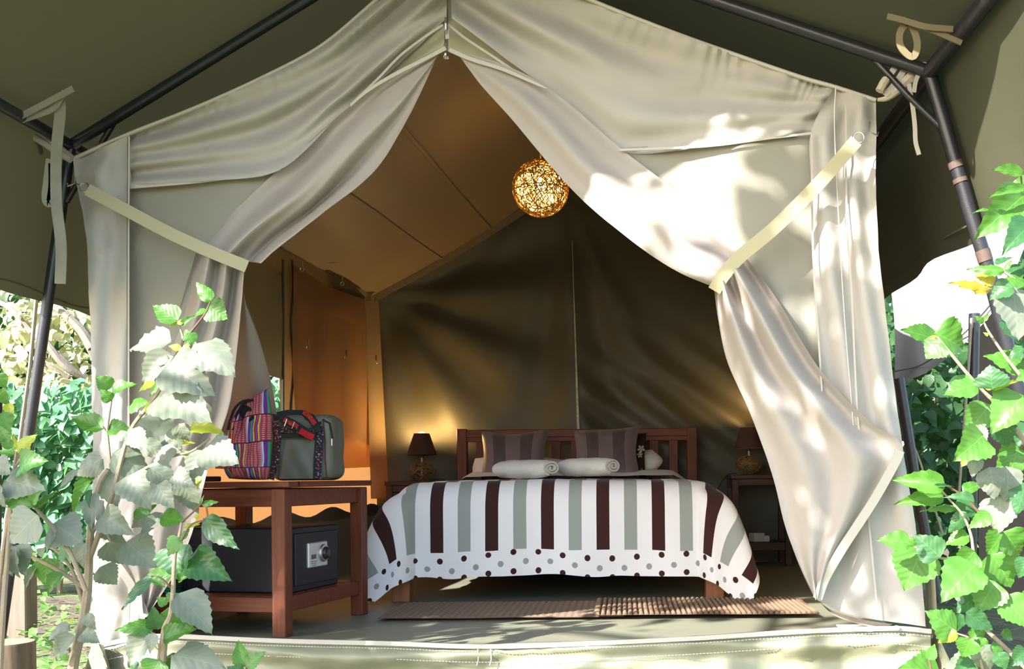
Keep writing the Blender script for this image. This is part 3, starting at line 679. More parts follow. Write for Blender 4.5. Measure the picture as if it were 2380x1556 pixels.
b = MB(); b.box((BX, 6.15, 0.24), (1.52, 1.9, 0.03)); b.build('slat_base', m_wood_d, bed, smooth=False)
hb = MB(); hb.box((BX, HY, 0.925), (1.56, 0.045, 0.055), bev=0.004); hb = hb.build('headboard', m_wood, bed, smooth=False)
b = MB(); b.box((BX, HY, 0.885), (1.56, 0.035, 0.035), bev=0.003); b.build('lower_rail', m_wood, hb, smooth=False)
b = MB(); b.box((BX, HY, 0.45), (1.56, 0.035, 0.06), bev=0.003); b.build('bottom_rail', m_wood, hb, smooth=False)
for sx in (-1, 1):
    b = MB(); b.box((BX + 0.01 + sx * 0.80, HY, 0.48), (0.072, 0.06, 0.96), bev=0.005); b.build('post', m_woodv, hb, smooth=False)
for px in (1118, 1200, 1293, 1337, 1430, 1520, 1565):
    b = MB(); b.box((P(px, 1050, HY).x, HY, 0.665), (0.062, 0.022, 0.42), bev=0.003); b.build('slat', m_woodv, hb, smooth=False)

def duvet_mat():
    m, nt = nodes_of('striped and dotted cotton duvet')
    uv = COORD(nt, 'UV'); sp = nt.nodes.new('ShaderNodeSeparateXYZ'); nt.links.new(uv, sp.inputs[0])
    s, t = sp.outputs[0], sp.outputs[1]
    white = (0.87, 0.86, 0.87); brown = (0.050, 0.018, 0.016); grey = (0.33, 0.36, 0.33)
    per = 0.2745
    def stripe(cen):
        d = M_(nt, 'ABSOLUTE', M_(nt, 'SUBTRACT', M_(nt, 'FRACT', M_(nt, 'ADD', M_(nt, 'DIVIDE', M_(nt, 'SUBTRACT', s, cen), per), 100.5)), 0.5))
        return M_(nt, 'LESS_THAN', d, 0.032 / per)
    inband = M_(nt, 'LESS_THAN', t, 0.435)
    c = MIX(nt, M_(nt, 'MULTIPLY', stripe(-0.045), inband), white, brown)
    c = MIX(nt, M_(nt, 'MULTIPLY', stripe(-0.045 + per / 2), inband), c, grey)
    sp2 = 0.122
    def dots(t0, o):
        row = M_(nt, 'FLOOR', M_(nt, 'ADD', M_(nt, 'DIVIDE', M_(nt, 'SUBTRACT', s, o), sp2), 0.5))
        wob = M_(nt, 'MULTIPLY', M_(nt, 'SINE', M_(nt, 'MULTIPLY', row, 0.9)), 0.014)
        du = M_(nt, 'SUBTRACT', M_(nt, 'SUBTRACT', s, o), M_(nt, 'MULTIPLY', row, sp2))
        dv = M_(nt, 'SUBTRACT', M_(nt, 'SUBTRACT', t, t0), wob)
        return M_(nt, 'LESS_THAN', M_(nt, 'SQRT', M_(nt, 'ADD', M_(nt, 'MULTIPLY', du, du), M_(nt, 'MULTIPLY', dv, dv))), 0.0145)
    c = MIX(nt, dots(0.462, 0.03), c, brown); c = MIX(nt, dots(0.508, 0.09), c, grey); c = MIX(nt, dots(0.552, 0.03), c, brown)
    f = NOI(nt, 5, 5, COORD(nt), 0.6); g = NOI(nt, 600, 1, COORD(nt))
    seam = M_(nt, 'LESS_THAN', M_(nt, 'ABSOLUTE', M_(nt, 'SUBTRACT', t, 0.437)), 0.002)
    h = M_(nt, 'SUBTRACT', M_(nt, 'ADD', M_(nt, 'MULTIPLY', f, 1.2), M_(nt, 'MULTIPLY', g, 0.05)), M_(nt, 'MULTIPLY', seam, 0.15))
    return finish(m, nt, c, 0.9, h, 0.25, 0.02, 0.05, spec=0.2, sheen=0.1)
mb = MB(); A_, T0, S0 = 0.70, 0.56, 0.42; rows = []; uvs = []
nS, nT = 150, 120
for j in range(nT):
    t = -1.25 + (1.25 + T0) * j / (nT - 1); r = []
    for i in range(nS):
        s = (-A_ - S0) + 2 * (A_ + S0) * i / (nS - 1)
        ds, dt = max(0, abs(s) - A_), max(0, t); sg = 1 if s > 0 else -1
        d = math.hypot(ds, dt); x, y, z = BX + max(-A_, min(A_, s)), FY + 0.10 - min(0, t), 0.585
        z += 0.02 * math.exp(-((abs(s)) / 0.9) ** 2) + 0.012 * N3(s * 4, t * 3, 2)
        if d > 0:
            ph = math.atan2(dt, ds); rr = 0.14
            if d < rr * math.pi / 2: dr = rr * (1 - math.cos(d / rr)); ou = rr * math.sin(d / rr)
            else: dr = rr + (d - rr * math.pi / 2); ou = rr
            corner = math.sin(2 * ph) if (ds > 0 and dt > 0) else 0.0
            ou += 0.10 * max(0, dr - 0.05) * (1.0 if ds > 0 and dt <= 0 else 0.3) + corner * 0.21 * math.sqrt(max(0, dr - 0.05) / 0.5)
            rip = 0.022 * math.sin(s * 13 + 2 * N3(s * 2, t, 4)) * (1 if ds == 0 else 0) + 0.03 * math.sin(t * 16) * (1 if dt == 0 else 0) + (0.05 * math.sin(ph * 9 + 1)) * corner
            ou += rip * min(1, dr / 0.45) * 0.8
            x += sg * ou * math.cos(ph); y -= ou * math.sin(ph); z -= dr * 0.98
            if z < 0.02: ex = 0.02 - z; z = 0.02 + 0.01 * abs(math.sin(ph * 14)); x += sg * ex * 0.5 * math.cos(ph); y -= ex * 0.3 * math.sin(ph)
            z += 0.010 * N3(s * 6, t * 6, 7) * min(1, d * 4)
        r.append(Vector((x, y, z))); uvs.append((s, t))
    rows.append(r)
mb.grid(rows, uvs)
duvet = mb.build('duvet', duvet_mat(), label='white duvet with brown and grey stripes and a dotted border draped over the bed', cat='duvet', org=(BX, 5.8, 0.5))
# turned-down sheet near the pillows
mb = MB(); rows = []
for j in range(16):
    t = j / 15; rows.append([Vector((BX + s, 6.42 + 0.55 * t, 0.625 + 0.03 * math.sin(t * 3.1) - 0.16 * max(0, abs(s) - 0.66) / 0.2 * 1.0 + 0.012 * N3(s * 5, t * 3, 8))) for s in [-0.86 + 1.72 * k / 40 for k in range(41)]])
mb.grid(rows); mb.build('bed_sheet', plain('white cotton', (0.80, 0.79, 0.78), 0.9, var=0.03, bstr=0.2, bscale=25), label='white sheet turned down over the bed below the pillows', cat='sheet', org=(BX, 6.6, 0.6))

def pouch(outline, Y0, th, nu=26, nv=26, tilt=0.0, pw=0.5, seed=0.0, wrk=0.006):
    """A closed, stuffed shape from rows of image positions."""
    A = patch(outline, nu, nv); F_, B_ = [], []
    for j in range(nv):
        rf, rb = [], []
        for i in range(nu):
            u, v = 2 * i / (nu - 1) - 1, 2 * j / (nv - 1) - 1
            pr = max(0, (1 - u ** 4) * (1 - v ** 4)) ** pw
            Yc = Y0 + tilt * (1 - j / (nv - 1))
            c = P(A[j, i][0], A[j, i][1], Yc)
            w = wrk * N3(u * 3 + seed, v * 3, seed) * pr
            rf.append(c + Vector((0, -th * pr + w, 0))); rb.append(c + Vector((0, th * pr + 0.0005, 0)))
        F_.append(rf); B_.append(rb)
    mb = MB(); mb.grid(F_); mb.grid(B_, flip=True)
    return mb
def cushion_mat(name):
    m, nt = nodes_of(name)
    uv = COORD(nt, 'UV'); sp = nt.nodes.new('ShaderNodeSeparateXYZ'); nt.links.new(uv, sp.inputs[0])
    d = M_(nt, 'FRACT', M_(nt, 'ADD', M_(nt, 'MULTIPLY', sp.outputs[0], 2.35), 0.12))
    st = M_(nt, 'GREATER_THAN', d, 0.55)
    c = MIX(nt, st, (0.155, 0.115, 0.125), (0.055, 0.036, 0.042))
    rib = M_(nt, 'SINE', M_(nt, 'MULTIPLY', sp.outputs[0], 420))
    c = MIX(nt, M_(nt, 'MULTIPLY', NOI(nt, 5, 4, uv), 0.3), c, (0.20, 0.16, 0.17))
    return finish(m, nt, c, 0.45, M_(nt, 'ADD', M_(nt, 'MULTIPLY', rib, 0.05), NOI(nt, 6, 3, COORD(nt))), 0.3, 0.01, spec=0.5, sheen=0.3)
m_white = plain('white pillow cotton', (0.80, 0.79, 0.78), 0.9, var=0.03, bstr=0.15, bscale=20)
pouch([[(1104, 1066), (1210, 1058), (1330, 1072)], [(1098, 1092), (1210, 1085), (1345, 1092)], [(1104, 1122), (1210, 1118), (1335, 1120)]], 6.95, 0.10, tilt=0.05, seed=1).build('pillow', m_white, label='white pillow lying behind the left striped cushion', cat='pillow', org=P(1215, 1118, 6.95), group='white bed pillows')
pouch([[(1340, 1070), (1440, 1055), (1515, 1045)], [(1335, 1092), (1440, 1080), (1540, 1072)], [(1345, 1118), (1440, 1110), (1515, 1104)]], 6.95, 0.10, tilt=0.05, seed=2).build('pillow', m_white, label='white pillow with pointed corner showing right of the right cushion', cat='pillow', org=P(1440, 1110, 6.95), group='white bed pillows')
mc = cushion_mat('purple striped satin')
pouch([[(1119, 1003), (1195, 1010), (1274, 998)], [(1124, 1062), (1196, 1062), (1264, 1060)], [(1116, 1126), (1196, 1122), (1268, 1120)]], 6.66, 0.075, tilt=0.14, seed=3).build('cushion', mc, label='purple-brown striped satin cushion on the left of the bed', cat='cushion', org=P(1196, 1122, 6.66), group='striped cushions')
pouch([[(1334, 1001), (1408, 1000), (1485, 992)], [(1340, 1056), (1410, 1054), (1478, 1050)], [(1334, 1120), (1410, 1116), (1488, 1112)]], 6.60, 0.075, tilt=0.14, seed=4).build('cushion', mc, label='purple-brown striped satin cushion on the right of the bed', cat='cushion', org=P(1410, 1116, 6.6), group='striped cushions')
dk = pouch([[(1400, 1012), (1455, 1010), (1503, 1007)], [(1400, 1056), (1455, 1054), (1498, 1056)], [(1405, 1114), (1455, 1112), (1500, 1110)]], 6.78, 0.055, tilt=0.14, seed=5).build('cushion', plain('near black fabric', (0.018, 0.012, 0.010), 0.8), label='dark cushion with pale embroidered flowers half hidden behind the right striped cushion', cat='cushion', org=P(1455, 1112, 6.78))
for x, y, s in ((1490, 1044, 0.028), (1487, 1058, 0.022), (1492, 1098, 0.026)):
    mb = MB(); c = P(x, y, 6.72)
    for k in range(5):
        a = 2 * math.pi * k / 5 + x; d = Vector((math.cos(a), 0, math.sin(a))); w = Vector((-math.sin(a), 0, math.cos(a)))
        mb.add([c, c + d * s * 0.6 + w * s * 0.3 + Vector((0, -0.006, 0)), c + d * s + Vector((0, -0.002, 0)), c + d * s * 0.6 - w * s * 0.3 + Vector((0, -0.006, 0))], [(0, 1, 2, 3)])
    mb.build('flower', plain('pale thread flower', (0.35, 0.30, 0.25), 0.9), dk)
# rolled towels
m_towel = plain('beige terry towel', (0.66, 0.63, 0.58), 0.98, var=0.06, vscale=30, bstr=0.9, bscale=380)
def towel(x0, y0, L, ang, label, squash=0.72):
    base = P(x0, y0, 5.40) + Vector((0, 0, 0.022)); ax = Vector((math.cos(ang), -math.sin(ang), 0)); sd = Vector((math.sin(ang), math.cos(ang), 0))
    th = 0.017; prof_o, prof_i = [], []; nt_ = 70; turns = 2.4
    for k in range(nt_ + 1):
        f = k / nt_; a = 2 * math.pi * turns * (f - 1) - 1.9; rr = 0.010 + 0.056 * f
        for lst, ro in ((prof_o, rr + th * 0.5), (prof_i, rr - th * 0.5)):
            ro = max(0.002, ro); lst.append((ro * math.cos(a) * 1.15, ro * math.sin(a) * squash))
    mb = MB(); nL = 14; zc = 0.075 * squash
    loop = prof_o + prof_i[::-1]; m = len(loop); vs = []
    for j in range(nL + 1):
        t = j / nL; sc = 1 - 0.25 * (abs(t - 0.5) * 2) ** 6
        for (a, b) in loop:
            p = base + ax * (L * (t - 0.5)) + sd * a * sc + Vector((0, 0, zc + b * sc)); p += Vector((0.004, 0.004, 0.004)) * N3(p.x * 20, p.y * 20, p.z * 20); vs.append(p)
    fs = [(j * m + k, j * m + (k + 1) % m, (j + 1) * m + (k + 1) % m, (j + 1) * m + k) for j in range(nL) for k in range(m)]
    for j in (0, nL):
        for k in range(nt_): fs.append((j * m + k, j * m + k + 1, j * m + m - 2 - k, j * m + m - 1 - k))
    mb.add(vs, fs)
    mb.build('towel', m_towel, label=label, cat='towel', org=base, group='rolled towels')
towel(1222, 1124, 0.40, 0.75, 'rolled beige towel lying on the left of the bed foot'); towel(1368, 1119, 0.36, 0.75, 'rolled beige towel lying to the right of the other towel on the bed foot')

# ------------------------------------------------------------------ night tables and lamps
def night_table(cx, cy, w, d, h, label, openf):
    t = thing('night_table', label, 'night table', (cx, cy, 0), group='night tables')
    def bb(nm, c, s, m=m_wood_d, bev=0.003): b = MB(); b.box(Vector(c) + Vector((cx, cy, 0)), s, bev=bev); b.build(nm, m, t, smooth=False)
    bb('top', (0, 0, h - 0.014), (w, d, 0.028))
    for sx in (-1, 1):
        for sy in (-1, 1): bb('leg', (sx * (w / 2 - 0.03), sy * (d / 2 - 0.03), (h - 0.03) / 2), (0.045, 0.045, h - 0.03))
        bb('apron', (sx * (w / 2 - 0.025), 0, h - 0.06), (0.02, d - 0.1, 0.06))
        bb('shelf_rail', (sx * (w / 2 - 0.025), 0, 0.13), (0.02, d - 0.1, 0.045))
    for sy in (-1, 1): bb('apron', (0, sy * (d / 2 - 0.025), h - 0.05), (w - 0.1, 0.02, 0.045)); bb('shelf_rail', (0, sy * (d / 2 - 0.025), 0.13), (w - 0.1, 0.02, 0.045))
    bb('shelf', (0, 0, 0.155), (w - 0.05, d - 0.05, 0.015))
    if not openf:
        bb('side_panel', (-(w / 2 - 0.03), 0, h / 2), (0.012, d - 0.1, h - 0.2)); bb('front_panel', (0, -(d / 2 - 0.028), h / 2), (w - 0.1, 0.012, h - 0.15))
    return t
nl = P(973, 1119, 7.18); nr = P(1762, 1104, 7.18)
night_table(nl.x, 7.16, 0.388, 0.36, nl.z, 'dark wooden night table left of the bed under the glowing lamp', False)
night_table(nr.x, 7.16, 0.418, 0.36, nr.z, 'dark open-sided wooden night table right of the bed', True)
mb = MB(); p = P(1762, 1265, 7.1); p.z = 0.163
mb.box(p + Vector((-0.01, 0, 0.03)), (0.09, 0.07, 0.06), Matrix.Rotation(0.5, 3, 'Z'), 0.004); mb.box(p + Vector((0.05, 0.02, 0.02)), (0.05, 0.06, 0.04), Matrix.Rotation(0.2, 3, 'Z'), 0.004)
mb.build('paper_box', plain('white card', (0.62, 0.62, 0.64), 0.7), label='small white paper box on the lower shelf of the right night table', cat='box', org=p)

m_wick = [plain('dark wicker', (0.20, 0.125, 0.055), 0.6, var=0.5, vscale=40), plain('darker wicker', (0.15, 0.09, 0.04), 0.6, var=0.5, vscale=40)]
m_shade = plain('brown lamp shade', (0.055, 0.030, 0.024), 0.85, var=0.1, vscale=200, bstr=0.2, bscale=500, transl=0.04, tcol=(0.30, 0.12, 0.04))
def bulb_mat(name, col, st):
    m, nt = nodes_of(name); e = nt.nodes.new('ShaderNodeEmission'); o = nt.nodes.new('ShaderNodeOutputMaterial')
    e.inputs[0].default_value = (*col, 1); e.inputs[1].default_value = st; nt.links.new(e.outputs[0], o.inputs[0]); return m
m_bulb = bulb_mat('warm bulb', (1.0, 0.66, 0.26), 30.0)
def table_lamp(c, mi, nstr, label, power, seed, dense, tilt=0.0):
    t = thing('table_lamp', label, 'lamp', c, group='bedside lamps')
    rr = random.Random(seed); rot = Matrix.Rotation(tilt, 3, 'Y')
    a, b = 0.092, 0.066; mb = MB(); cz = c + Vector((0, 0, b + 0.002))
    for k in range(nstr):
        ax = Vector((rr.gauss(0, 1), rr.gauss(0, 1), rr.gauss(0, 1) * (1.5 if k % 3 else 0.2))).normalized(); e1 = ax.orthogonal().normalized(); e2 = ax.cross(e1)
        ofs = rr.uniform(-0.75, 0.75); rad = math.sqrt(1 - ofs * ofs); ph = rr.uniform(0, 6); wob = rr.uniform(0.03, 0.09); rk = rr.uniform(0.92, 1.03); pts = []
        for q_ in range(30):
            an = 2 * math.pi * q_ / 30
            d = (ax * (ofs + wob * math.sin(3 * an + ph)) + (e1 * math.cos(an) + e2 * math.sin(an)) * rad).normalized() * rk
            zz = max(-0.93, min(0.93, d.z)); pts.append(cz + Vector((d.x * a, d.y * a, zz * b)))
        mb.tube(pts, 0.0027 if not dense else 0.0034, 5, closed=True)
    mb.build('woven_base', m_wick[mi], t)
    b_ = MB(); b_.tube([cz + Vector((0, 0, -b)), cz + Vector((0, 0, b + 0.03))], 0.007, 10); b_.build('stem', plain('pale lamp stem', (0.5, 0.42, 0.3), 0.4), t)
    b_ = MB(); b_.tube([cz + Vector((0, 0, b + 0.03)), cz + Vector((0, 0, b + 0.075))], 0.014, 12); b_.build('lamp_holder', plain('holder dark', (0.03, 0.02, 0.02), 0.5), t)
    z0 = b + 0.048; sc = cz + Vector((0, 0, z0))
    b_ = MB(); b_.lathe(sc, [(0.102, 0.0), (0.103, 0.003), (0.054, 0.148), (0.050, 0.148), (0.099, 0.003), (0.102, 0.0)], 40, rot); b_.build('lamp_shade', m_shade, t)
    b_ = MB(); b_.tube([sc + rot @ Vector((0.052 * math.cos(x), 0.052 * math.sin(x), 0.148)) for x in [2 * math.pi * k / 30 for k in range(30)]], 0.002, 5, closed=True); b_.build('shade_rim', plain('pale lining', (0.5, 0.4, 0.25), 0.6), t)
    bc = sc + rot @ Vector((0, 0, 0.128 if not dense else 0.10))
    b_ = MB(); b_.lathe(bc, [(0.0, -0.035), (0.010, -0.033), (0.013, -0.015), (0.024, 0.0), (0.026, 0.012), (0.020, 0.027), (0.0, 0.034)], 20); b_.build('bulb', m_bulb, t)
    ld = bpy.data.lights.new('lamp_light', 'POINT'); ld.energy = power; ld.color = (1.0, 0.62, 0.20); ld.shadow_soft_size = 0.03
    lo = bpy.data.objects.new('lamp_light', ld); COL.objects.link(lo); lo.parent = t; lo.location = bc - c + Vector((0, 0, 0.02))
    return t
table_lamp(P(981, 1119, 7.18), 0, 26, 'bedside lamp with open woven base and brown shade left of the bed', 26.0, 3, False)
table_lamp(P(1741, 1104, 7.18), 1, 60, 'bedside lamp with dense woven base and brown shade right of the bed', 16.0, 5, True, -0.02)
for pts, lb in (([P(1003, 1117, 7.16), P(1022, 1113, 7.15), P(1034, 1117, 7.14), P(1042, 1135, 7.16)], 'black cord of the left bedside lamp'), ([P(1712, 1101, 7.16), P(1692, 1103, 7.14), P(1678, 1120, 7.15), P(1662, 1150, 7.2), P(1655, 1220, 7.22)], 'black cord trailing from the right bedside lamp')):
    mb = MB(); mb.tube(pts, 0.0035, 6); mb.build('lamp_cord', plain('black cord', (0.01, 0.01, 0.01), 0.5), label=lb, cat='cord', org=pts[0], group='lamp cords')

# pendant globe
gc = P(1256.5, 438, 5.2); GR = 65.5 * 5.2 / FOC
pend = thing('pendant_lamp', 'glowing yellow woven string globe lamp hanging from the tent roof', 'lamp', gc)
rr = random.Random(11); mb = MB()
for k in range(150):
    ax = Vector((rr.gauss(0, 1), rr.gauss(0, 1), rr.gauss(0, 1))).normalized(); e1 = ax.orthogonal().normalized(); e2 = ax.cross(e1); ofs = rr.uniform(-0.5, 0.5); rad = math.sqrt(1 - ofs * ofs); pts = []
    ph = rr.uniform(0, 6); wob = rr.uniform(0, 0.06)
    for q_ in range(36):
        an = 2 * math.pi * q_ / 36; d = (ax * (ofs + wob * math.sin(2 * an + ph)) + (e1 * math.cos(an) + e2 * math.sin(an)) * rad).normalized(); pts.append(gc + d * GR * rr.uniform(0.985, 1.0))
    mb.tube(pts, 0.0019, 4, closed=True)
m_str = plain('paper string', (0.40, 0.24, 0.06), 0.8, transl=0.25, tcol=(0.8, 0.5, 0.10))
mb.build('woven_shade', m_str, pend)
def glow_mat():
    m, nt = nodes_of('thin fibre shell'); o = nt.nodes.new('ShaderNodeOutputMaterial')
    t = nt.nodes.new('ShaderNodeBsdfTranslucent'); t.inputs[0].default_value = (1.0, 0.86, 0.42, 1)
    tr = nt.nodes.new('ShaderNodeBsdfTransparent'); tr.inputs[0].default_value = (1.0, 0.86, 0.55, 1)
    f = NOI(nt, 130, 2, COORD(nt)); mx = nt.nodes.new('ShaderNodeMixShader')
    nt.links.new(RAMP(nt, f, [(0.35, (0.5, 0.5, 0.5)), (0.65, (0.85, 0.85, 0.85))]), mx.inputs[0]); nt.links.new(t.outputs[0], mx.inputs[2]); nt.links.new(tr.outputs[0], mx.inputs[1]); nt.links.new(mx.outputs[0], o.inputs[0]); return m
mb = MB(); mb.lathe(gc, [(GR * 0.965 * math.sin(math.pi * k / 24), -GR * 0.965 * math.cos(math.pi * k / 24)) for k in range(25)], 40); mb.build('fibre_shell', glow_mat(), pend)
mb = MB(); mb.lathe(gc + Vector((0, 0, -0.005)), [(0, -0.035), (0.014, -0.03), (0.02, -0.012), (0.02, 0.01), (0.013, 0.03), (0.011, 0.04), (0, 0.042)], 18); mb.build('bulb', bulb_mat('pendant bulb', (1.0, 0.75, 0.35), 60), pend)
mb = MB(); mb.tube([gc + Vector((0, 0, GR * 0.98)), gc + Vector((0, 0, GR + 0.055))], 0.004, 6); mb.tube([gc + Vector((0, 0, GR + 0.05)), Vector((gc.x - 0.03, gc.y, 2.52))], 0.0025, 6); mb.build('cord', plain('pale cord', (0.45, 0.32, 0.2), 0.7), pend)
mb = MB(); mb.tube([gc + Vector((0.0, 0, 0.035)), gc + Vector((0, 0, GR))], 0.004, 6); mb.build('bulb_holder', plain('holder brown', (0.1, 0.06, 0.03), 0.5), pend)
ld = bpy.data.lights.new('pendant_light', 'POINT'); ld.energy = 15.0; ld.color = (1.0, 0.74, 0.34); ld.shadow_soft_size = 0.05
lo = bpy.data.objects.new('pendant_light', ld); COL.objects.link(lo); lo.parent = pend; lo.location = (0, 0, 0.0)

# ------------------------------------------------------------------ luggage table, safe and bags
TA = math.radians(-12)                   # the table is turned a little
tn = floor_pt(657, 1481)                 # nearest leg
tbl = thing('luggage_table', 'reddish brown wooden luggage table with a low shelf by the left wall', 'table', (tn.x, tn.y, 0), TA)
TW, TL, TH = 0.58, 0.66, 0.612           # local: -x to the left, +y to the back; origin at the nearest leg
def tb(nm, c, s, m=m_wood, bev=0.003): b = MB(); b.box(c, s, bev=bev); return b.build(nm, m, tbl, smooth=False, local=True)
for lx in (0, -TW):
    for ly in (0, TL): tb('leg', (lx, ly, (TH - 0.03) / 2), (0.058, 0.058, TH - 0.03), m_woodv)
tb('top_board', (-TW / 2, 0.02, TH - 0.012), (TW + 0.09, 0.09, 0.024)); tb('top_board', (0.0, TL / 2 + 0.045, TH - 0.012), (0.09, TL - 0.0, 0.024), wood('reddish stained wood long', (0.12, 0.028, 0.013), (0.20, 0.056, 0.025), 0.5, (14, 1, 14)))
for k in range(4): tb('top_board', (-TW / 2 - 0.045 + 0.0, 0.118 + k * 0.148, TH - 0.013), (TW - 0.005, 0.142, 0.02))
for ly in (0, TL): tb('apron', (-TW / 2, ly, TH - 0.065), (TW - 0.05, 0.025, 0.07)); tb('shelf_rail', (-TW / 2, ly, 0.125), (TW - 0.05, 0.03, 0.06))
for lx in (0, -TW): tb('apron', (lx, TL / 2, TH - 0.065), (0.025, TL - 0.05, 0.07)); tb('shelf_rail', (lx, TL / 2, 0.125), (0.03, TL - 0.05, 0.06))
for k in range(6): tb('shelf_slat', (-TW / 2, 0.06 + k * 0.108, 0.150), (TW - 0.03, 0.085, 0.014))
def T2W(v): return Matrix.Translation((tn.x, tn.y, 0)) @ Matrix.Rotation(TA, 4, 'Z') @ Vector(v)
SZ = 0.158
sw, sd_, sh = 0.50, 0.40, 0.265
so = T2W((-0.02, 0.10, SZ))
safe = thing('safe', 'black steel safe with a keypad door on the lower shelf of the luggage table', 'safe', so, TA)
m_safe = plain('black powder coat', (0.012, 0.013, 0.02), 0.55, bstr=0.15, bscale=700)
def sb(nm, c, s, m, bev=0.004, par=None): b = MB(); b.box(c, s, bev=bev); return b.build(nm, m, par or safe, smooth=False, local=True)
sb('body', (-sw / 2, sd_ / 2, sh / 2), (sw, sd_, sh), m_safe, 0.006)
dr = sb('door', (0.003, sd_ / 2, sh / 2), (0.012, sd_ - 0.045, sh - 0.05), m_safe, 0.003)
kp = sb('keypad', (0.012, 0.19, 0.145), (0.014, 0.16, 0.105), plain('brushed aluminium', (0.62, 0.63, 0.65), 0.35, 0.6), 0.004, dr)
sb('display', (0.0195, 0.15, 0.138), (0.003, 0.035, 0.018), plain('red brown display', (0.06, 0.02, 0.02), 0.2), 0, dr)
b = MB(); ry = Matrix.Rotation(math.pi / 2, 3, 'Y'); b.lathe((0.018, 0.232, 0.148), [(0.036, 0), (0.038, 0.004), (0.036, 0.010), (0.028, 0.012), (0.0, 0.012)], 28, ry); b.build('dial_ring', plain('satin steel', (0.55, 0.56, 0.58), 0.3, 0.9), dr, local=True)
b = MB(); b.lathe((0.030, 0.232, 0.148), [(0.027, 0), (0.027, 0.004), (0.020, 0.012), (0.012, 0.014), (0, 0.014)], 24, ry); b.build('dial', plain('black plastic', (0.015, 0.015, 0.017), 0.3), dr, local=True)
for k in range(10):
    a = 2 * math.pi * k / 10; b = MB(); b.lathe((0.036, 0.232 + 0.021 * math.cos(a), 0.148 + 0.021 * math.sin(a)), [(0.0035, 0), (0.003, 0.003), (0, 0.003)], 8, ry); b.build('key_button', m_steel, dr, local=True)
b = MB()
for k in range(3): b.box((0.0195, 0.152, 0.118 - k * 0.008), (0.0012, 0.05 - 0.012 * k, 0.0025))
b.build('printed_lines', plain('grey print', (0.12, 0.12, 0.13), 0.6), dr, smooth=False, local=True)
# striped cloth stack left of the safe
cols = [(0.55, 0.06, 0.02), (0.75, 0.14, 0.03), (0.85, 0.22, 0.03), (0.80, 0.38, 0.05), (0.62, 0.48, 0.08), (0.35, 0.50, 0.10), (0.02, 0.35, 0.20), (0.02, 0.30, 0.26)]
stack = thing('striped_cloth', 'folded cloth in red, orange, yellow and green layers beside the safe', 'cloth', T2W((-0.57, 0.12, SZ)), TA)
for k, c in enumerate(cols[::-1]):
    b = MB(); rows = []
    for j in range(2):
        rows.append([Vector((-0.06 + 0.12 * i / 12, -0.09 + 0.18 * j, 0.006 + k * 0.009 + 0.03 * (i / 12 - 0.5) * (k - 2) * 0.22)) for i in range(13)])
    b.grid(rows); b.grid([[p + Vector((0, 0, 0.008)) for p in r] for r in rows], flip=True)
    b.grid([rows[0], [p + Vector((0, 0, 0.008)) for p in rows[0]]]); b.grid([rows[1], [p + Vector((0, 0, 0.008)) for p in rows[1]]])
    b.build('layer', plain('cloth layer %d' % k, c, 0.9), stack, local=True)

# duffel bag
DB = Vector((-1.375, 4.50, TH)); DA = math.radians(-3)
bag = thing('travel_bag', 'grey-green travel bag with patterned red and black straps on the luggage table', 'bag', DB, DA)
m_bag = plain('grey green nylon', (0.15, 0.155, 0.125), 0.6, var=0.08, vscale=8, bstr=0.12, bscale=600)
m_bagd = plain('black green webbing', (0.012, 0.016, 0.016), 0.7, bstr=0.3, bscale=500)
def pattern_mat(name, a, b_, c, sc):
    m, nt = nodes_of(name); v = nt.nodes.new('ShaderNodeTexVoronoi'); v.inputs['Scale'].default_value = sc; nt.links.new(COORD(nt), v.inputs['Vector'])
    f = NOI(nt, sc * 1.6, 2, COORD(nt)); col = MIX(nt, M_(nt, 'LESS_THAN', v.outputs['Distance'], 0.30), a, b_)
    col = MIX(nt, M_(nt, 'GREATER_THAN', f, 0.60), col, c); return finish(m, nt, col, 0.8, f, 0.2, 0.002)
m_ikat = pattern_mat('patterned braid', (0.014, 0.011, 0.02), (0.40, 0.02, 0.03), (0.30, 0.28, 0.32), 75)
m_ikat2 = pattern_mat('red gold braid', (0.50, 0.02, 0.025), (0.35, 0.16, 0.04), (0.03, 0.03, 0.02), 60)
bw, bd, bh = 0.275, 0.20, 0.285
def bag_pt(u, v, w):     # superellipsoid box
    e = 7
    n_ = (abs(u) ** e + abs(v) ** e + abs(w) ** e) ** (1 / e); return Vector((u / n_ * bw / 2, v / n_ * bd / 2, bh / 2 + w / n_ * bh / 2))
b = MB(); nn = 22
for axis in range(3):
    for sg in (-1, 1):
        rows = []
        for j in range(nn + 1):
            r = []
            for i in range(nn + 1):
                a, c = math.tan((2 * i / nn - 1) * math.pi / 4), math.tan((2 * j / nn - 1) * math.pi / 4); q3 = [0, 0, 0]; q3[axis] = sg; q3[(axis + 1) % 3] = a; q3[(axis + 2) % 3] = c
                p = bag_pt(*q3); p += p.normalized() * 0.006 * N3(p.x * 14, p.y * 14, p.z * 14); p.z = max(p.z, 0.002); r.append(p)
            rows.append(r)
        b.grid(rows, flip=(sg < 0))
b.build('body', m_bag, bag, local=True)
yf = -bd / 2
pk = MB(); rows = []
for j in range(14):
    rows.append([Vector((-0.085 + 0.185 * i / 16, yf - 0.012 - 0.014 * math.sin(math.pi * i / 16) * math.sin(math.pi * min(1, j / 13 * 0.8 + 0.1)) + 0.003 * math.sin(i * 0.9 + j * 0.5), 0.010 + 0.165 * j / 13)) for i in range(17)])
pk.grid(rows); pk.build('front_pocket', m_bag, bag, local=True)
def bstrap(nm, pts, w, m): b = MB(); b.ribbon([Vector(p) for p in pts], w, 0.004); return b.build(nm, m, bag, local=True)
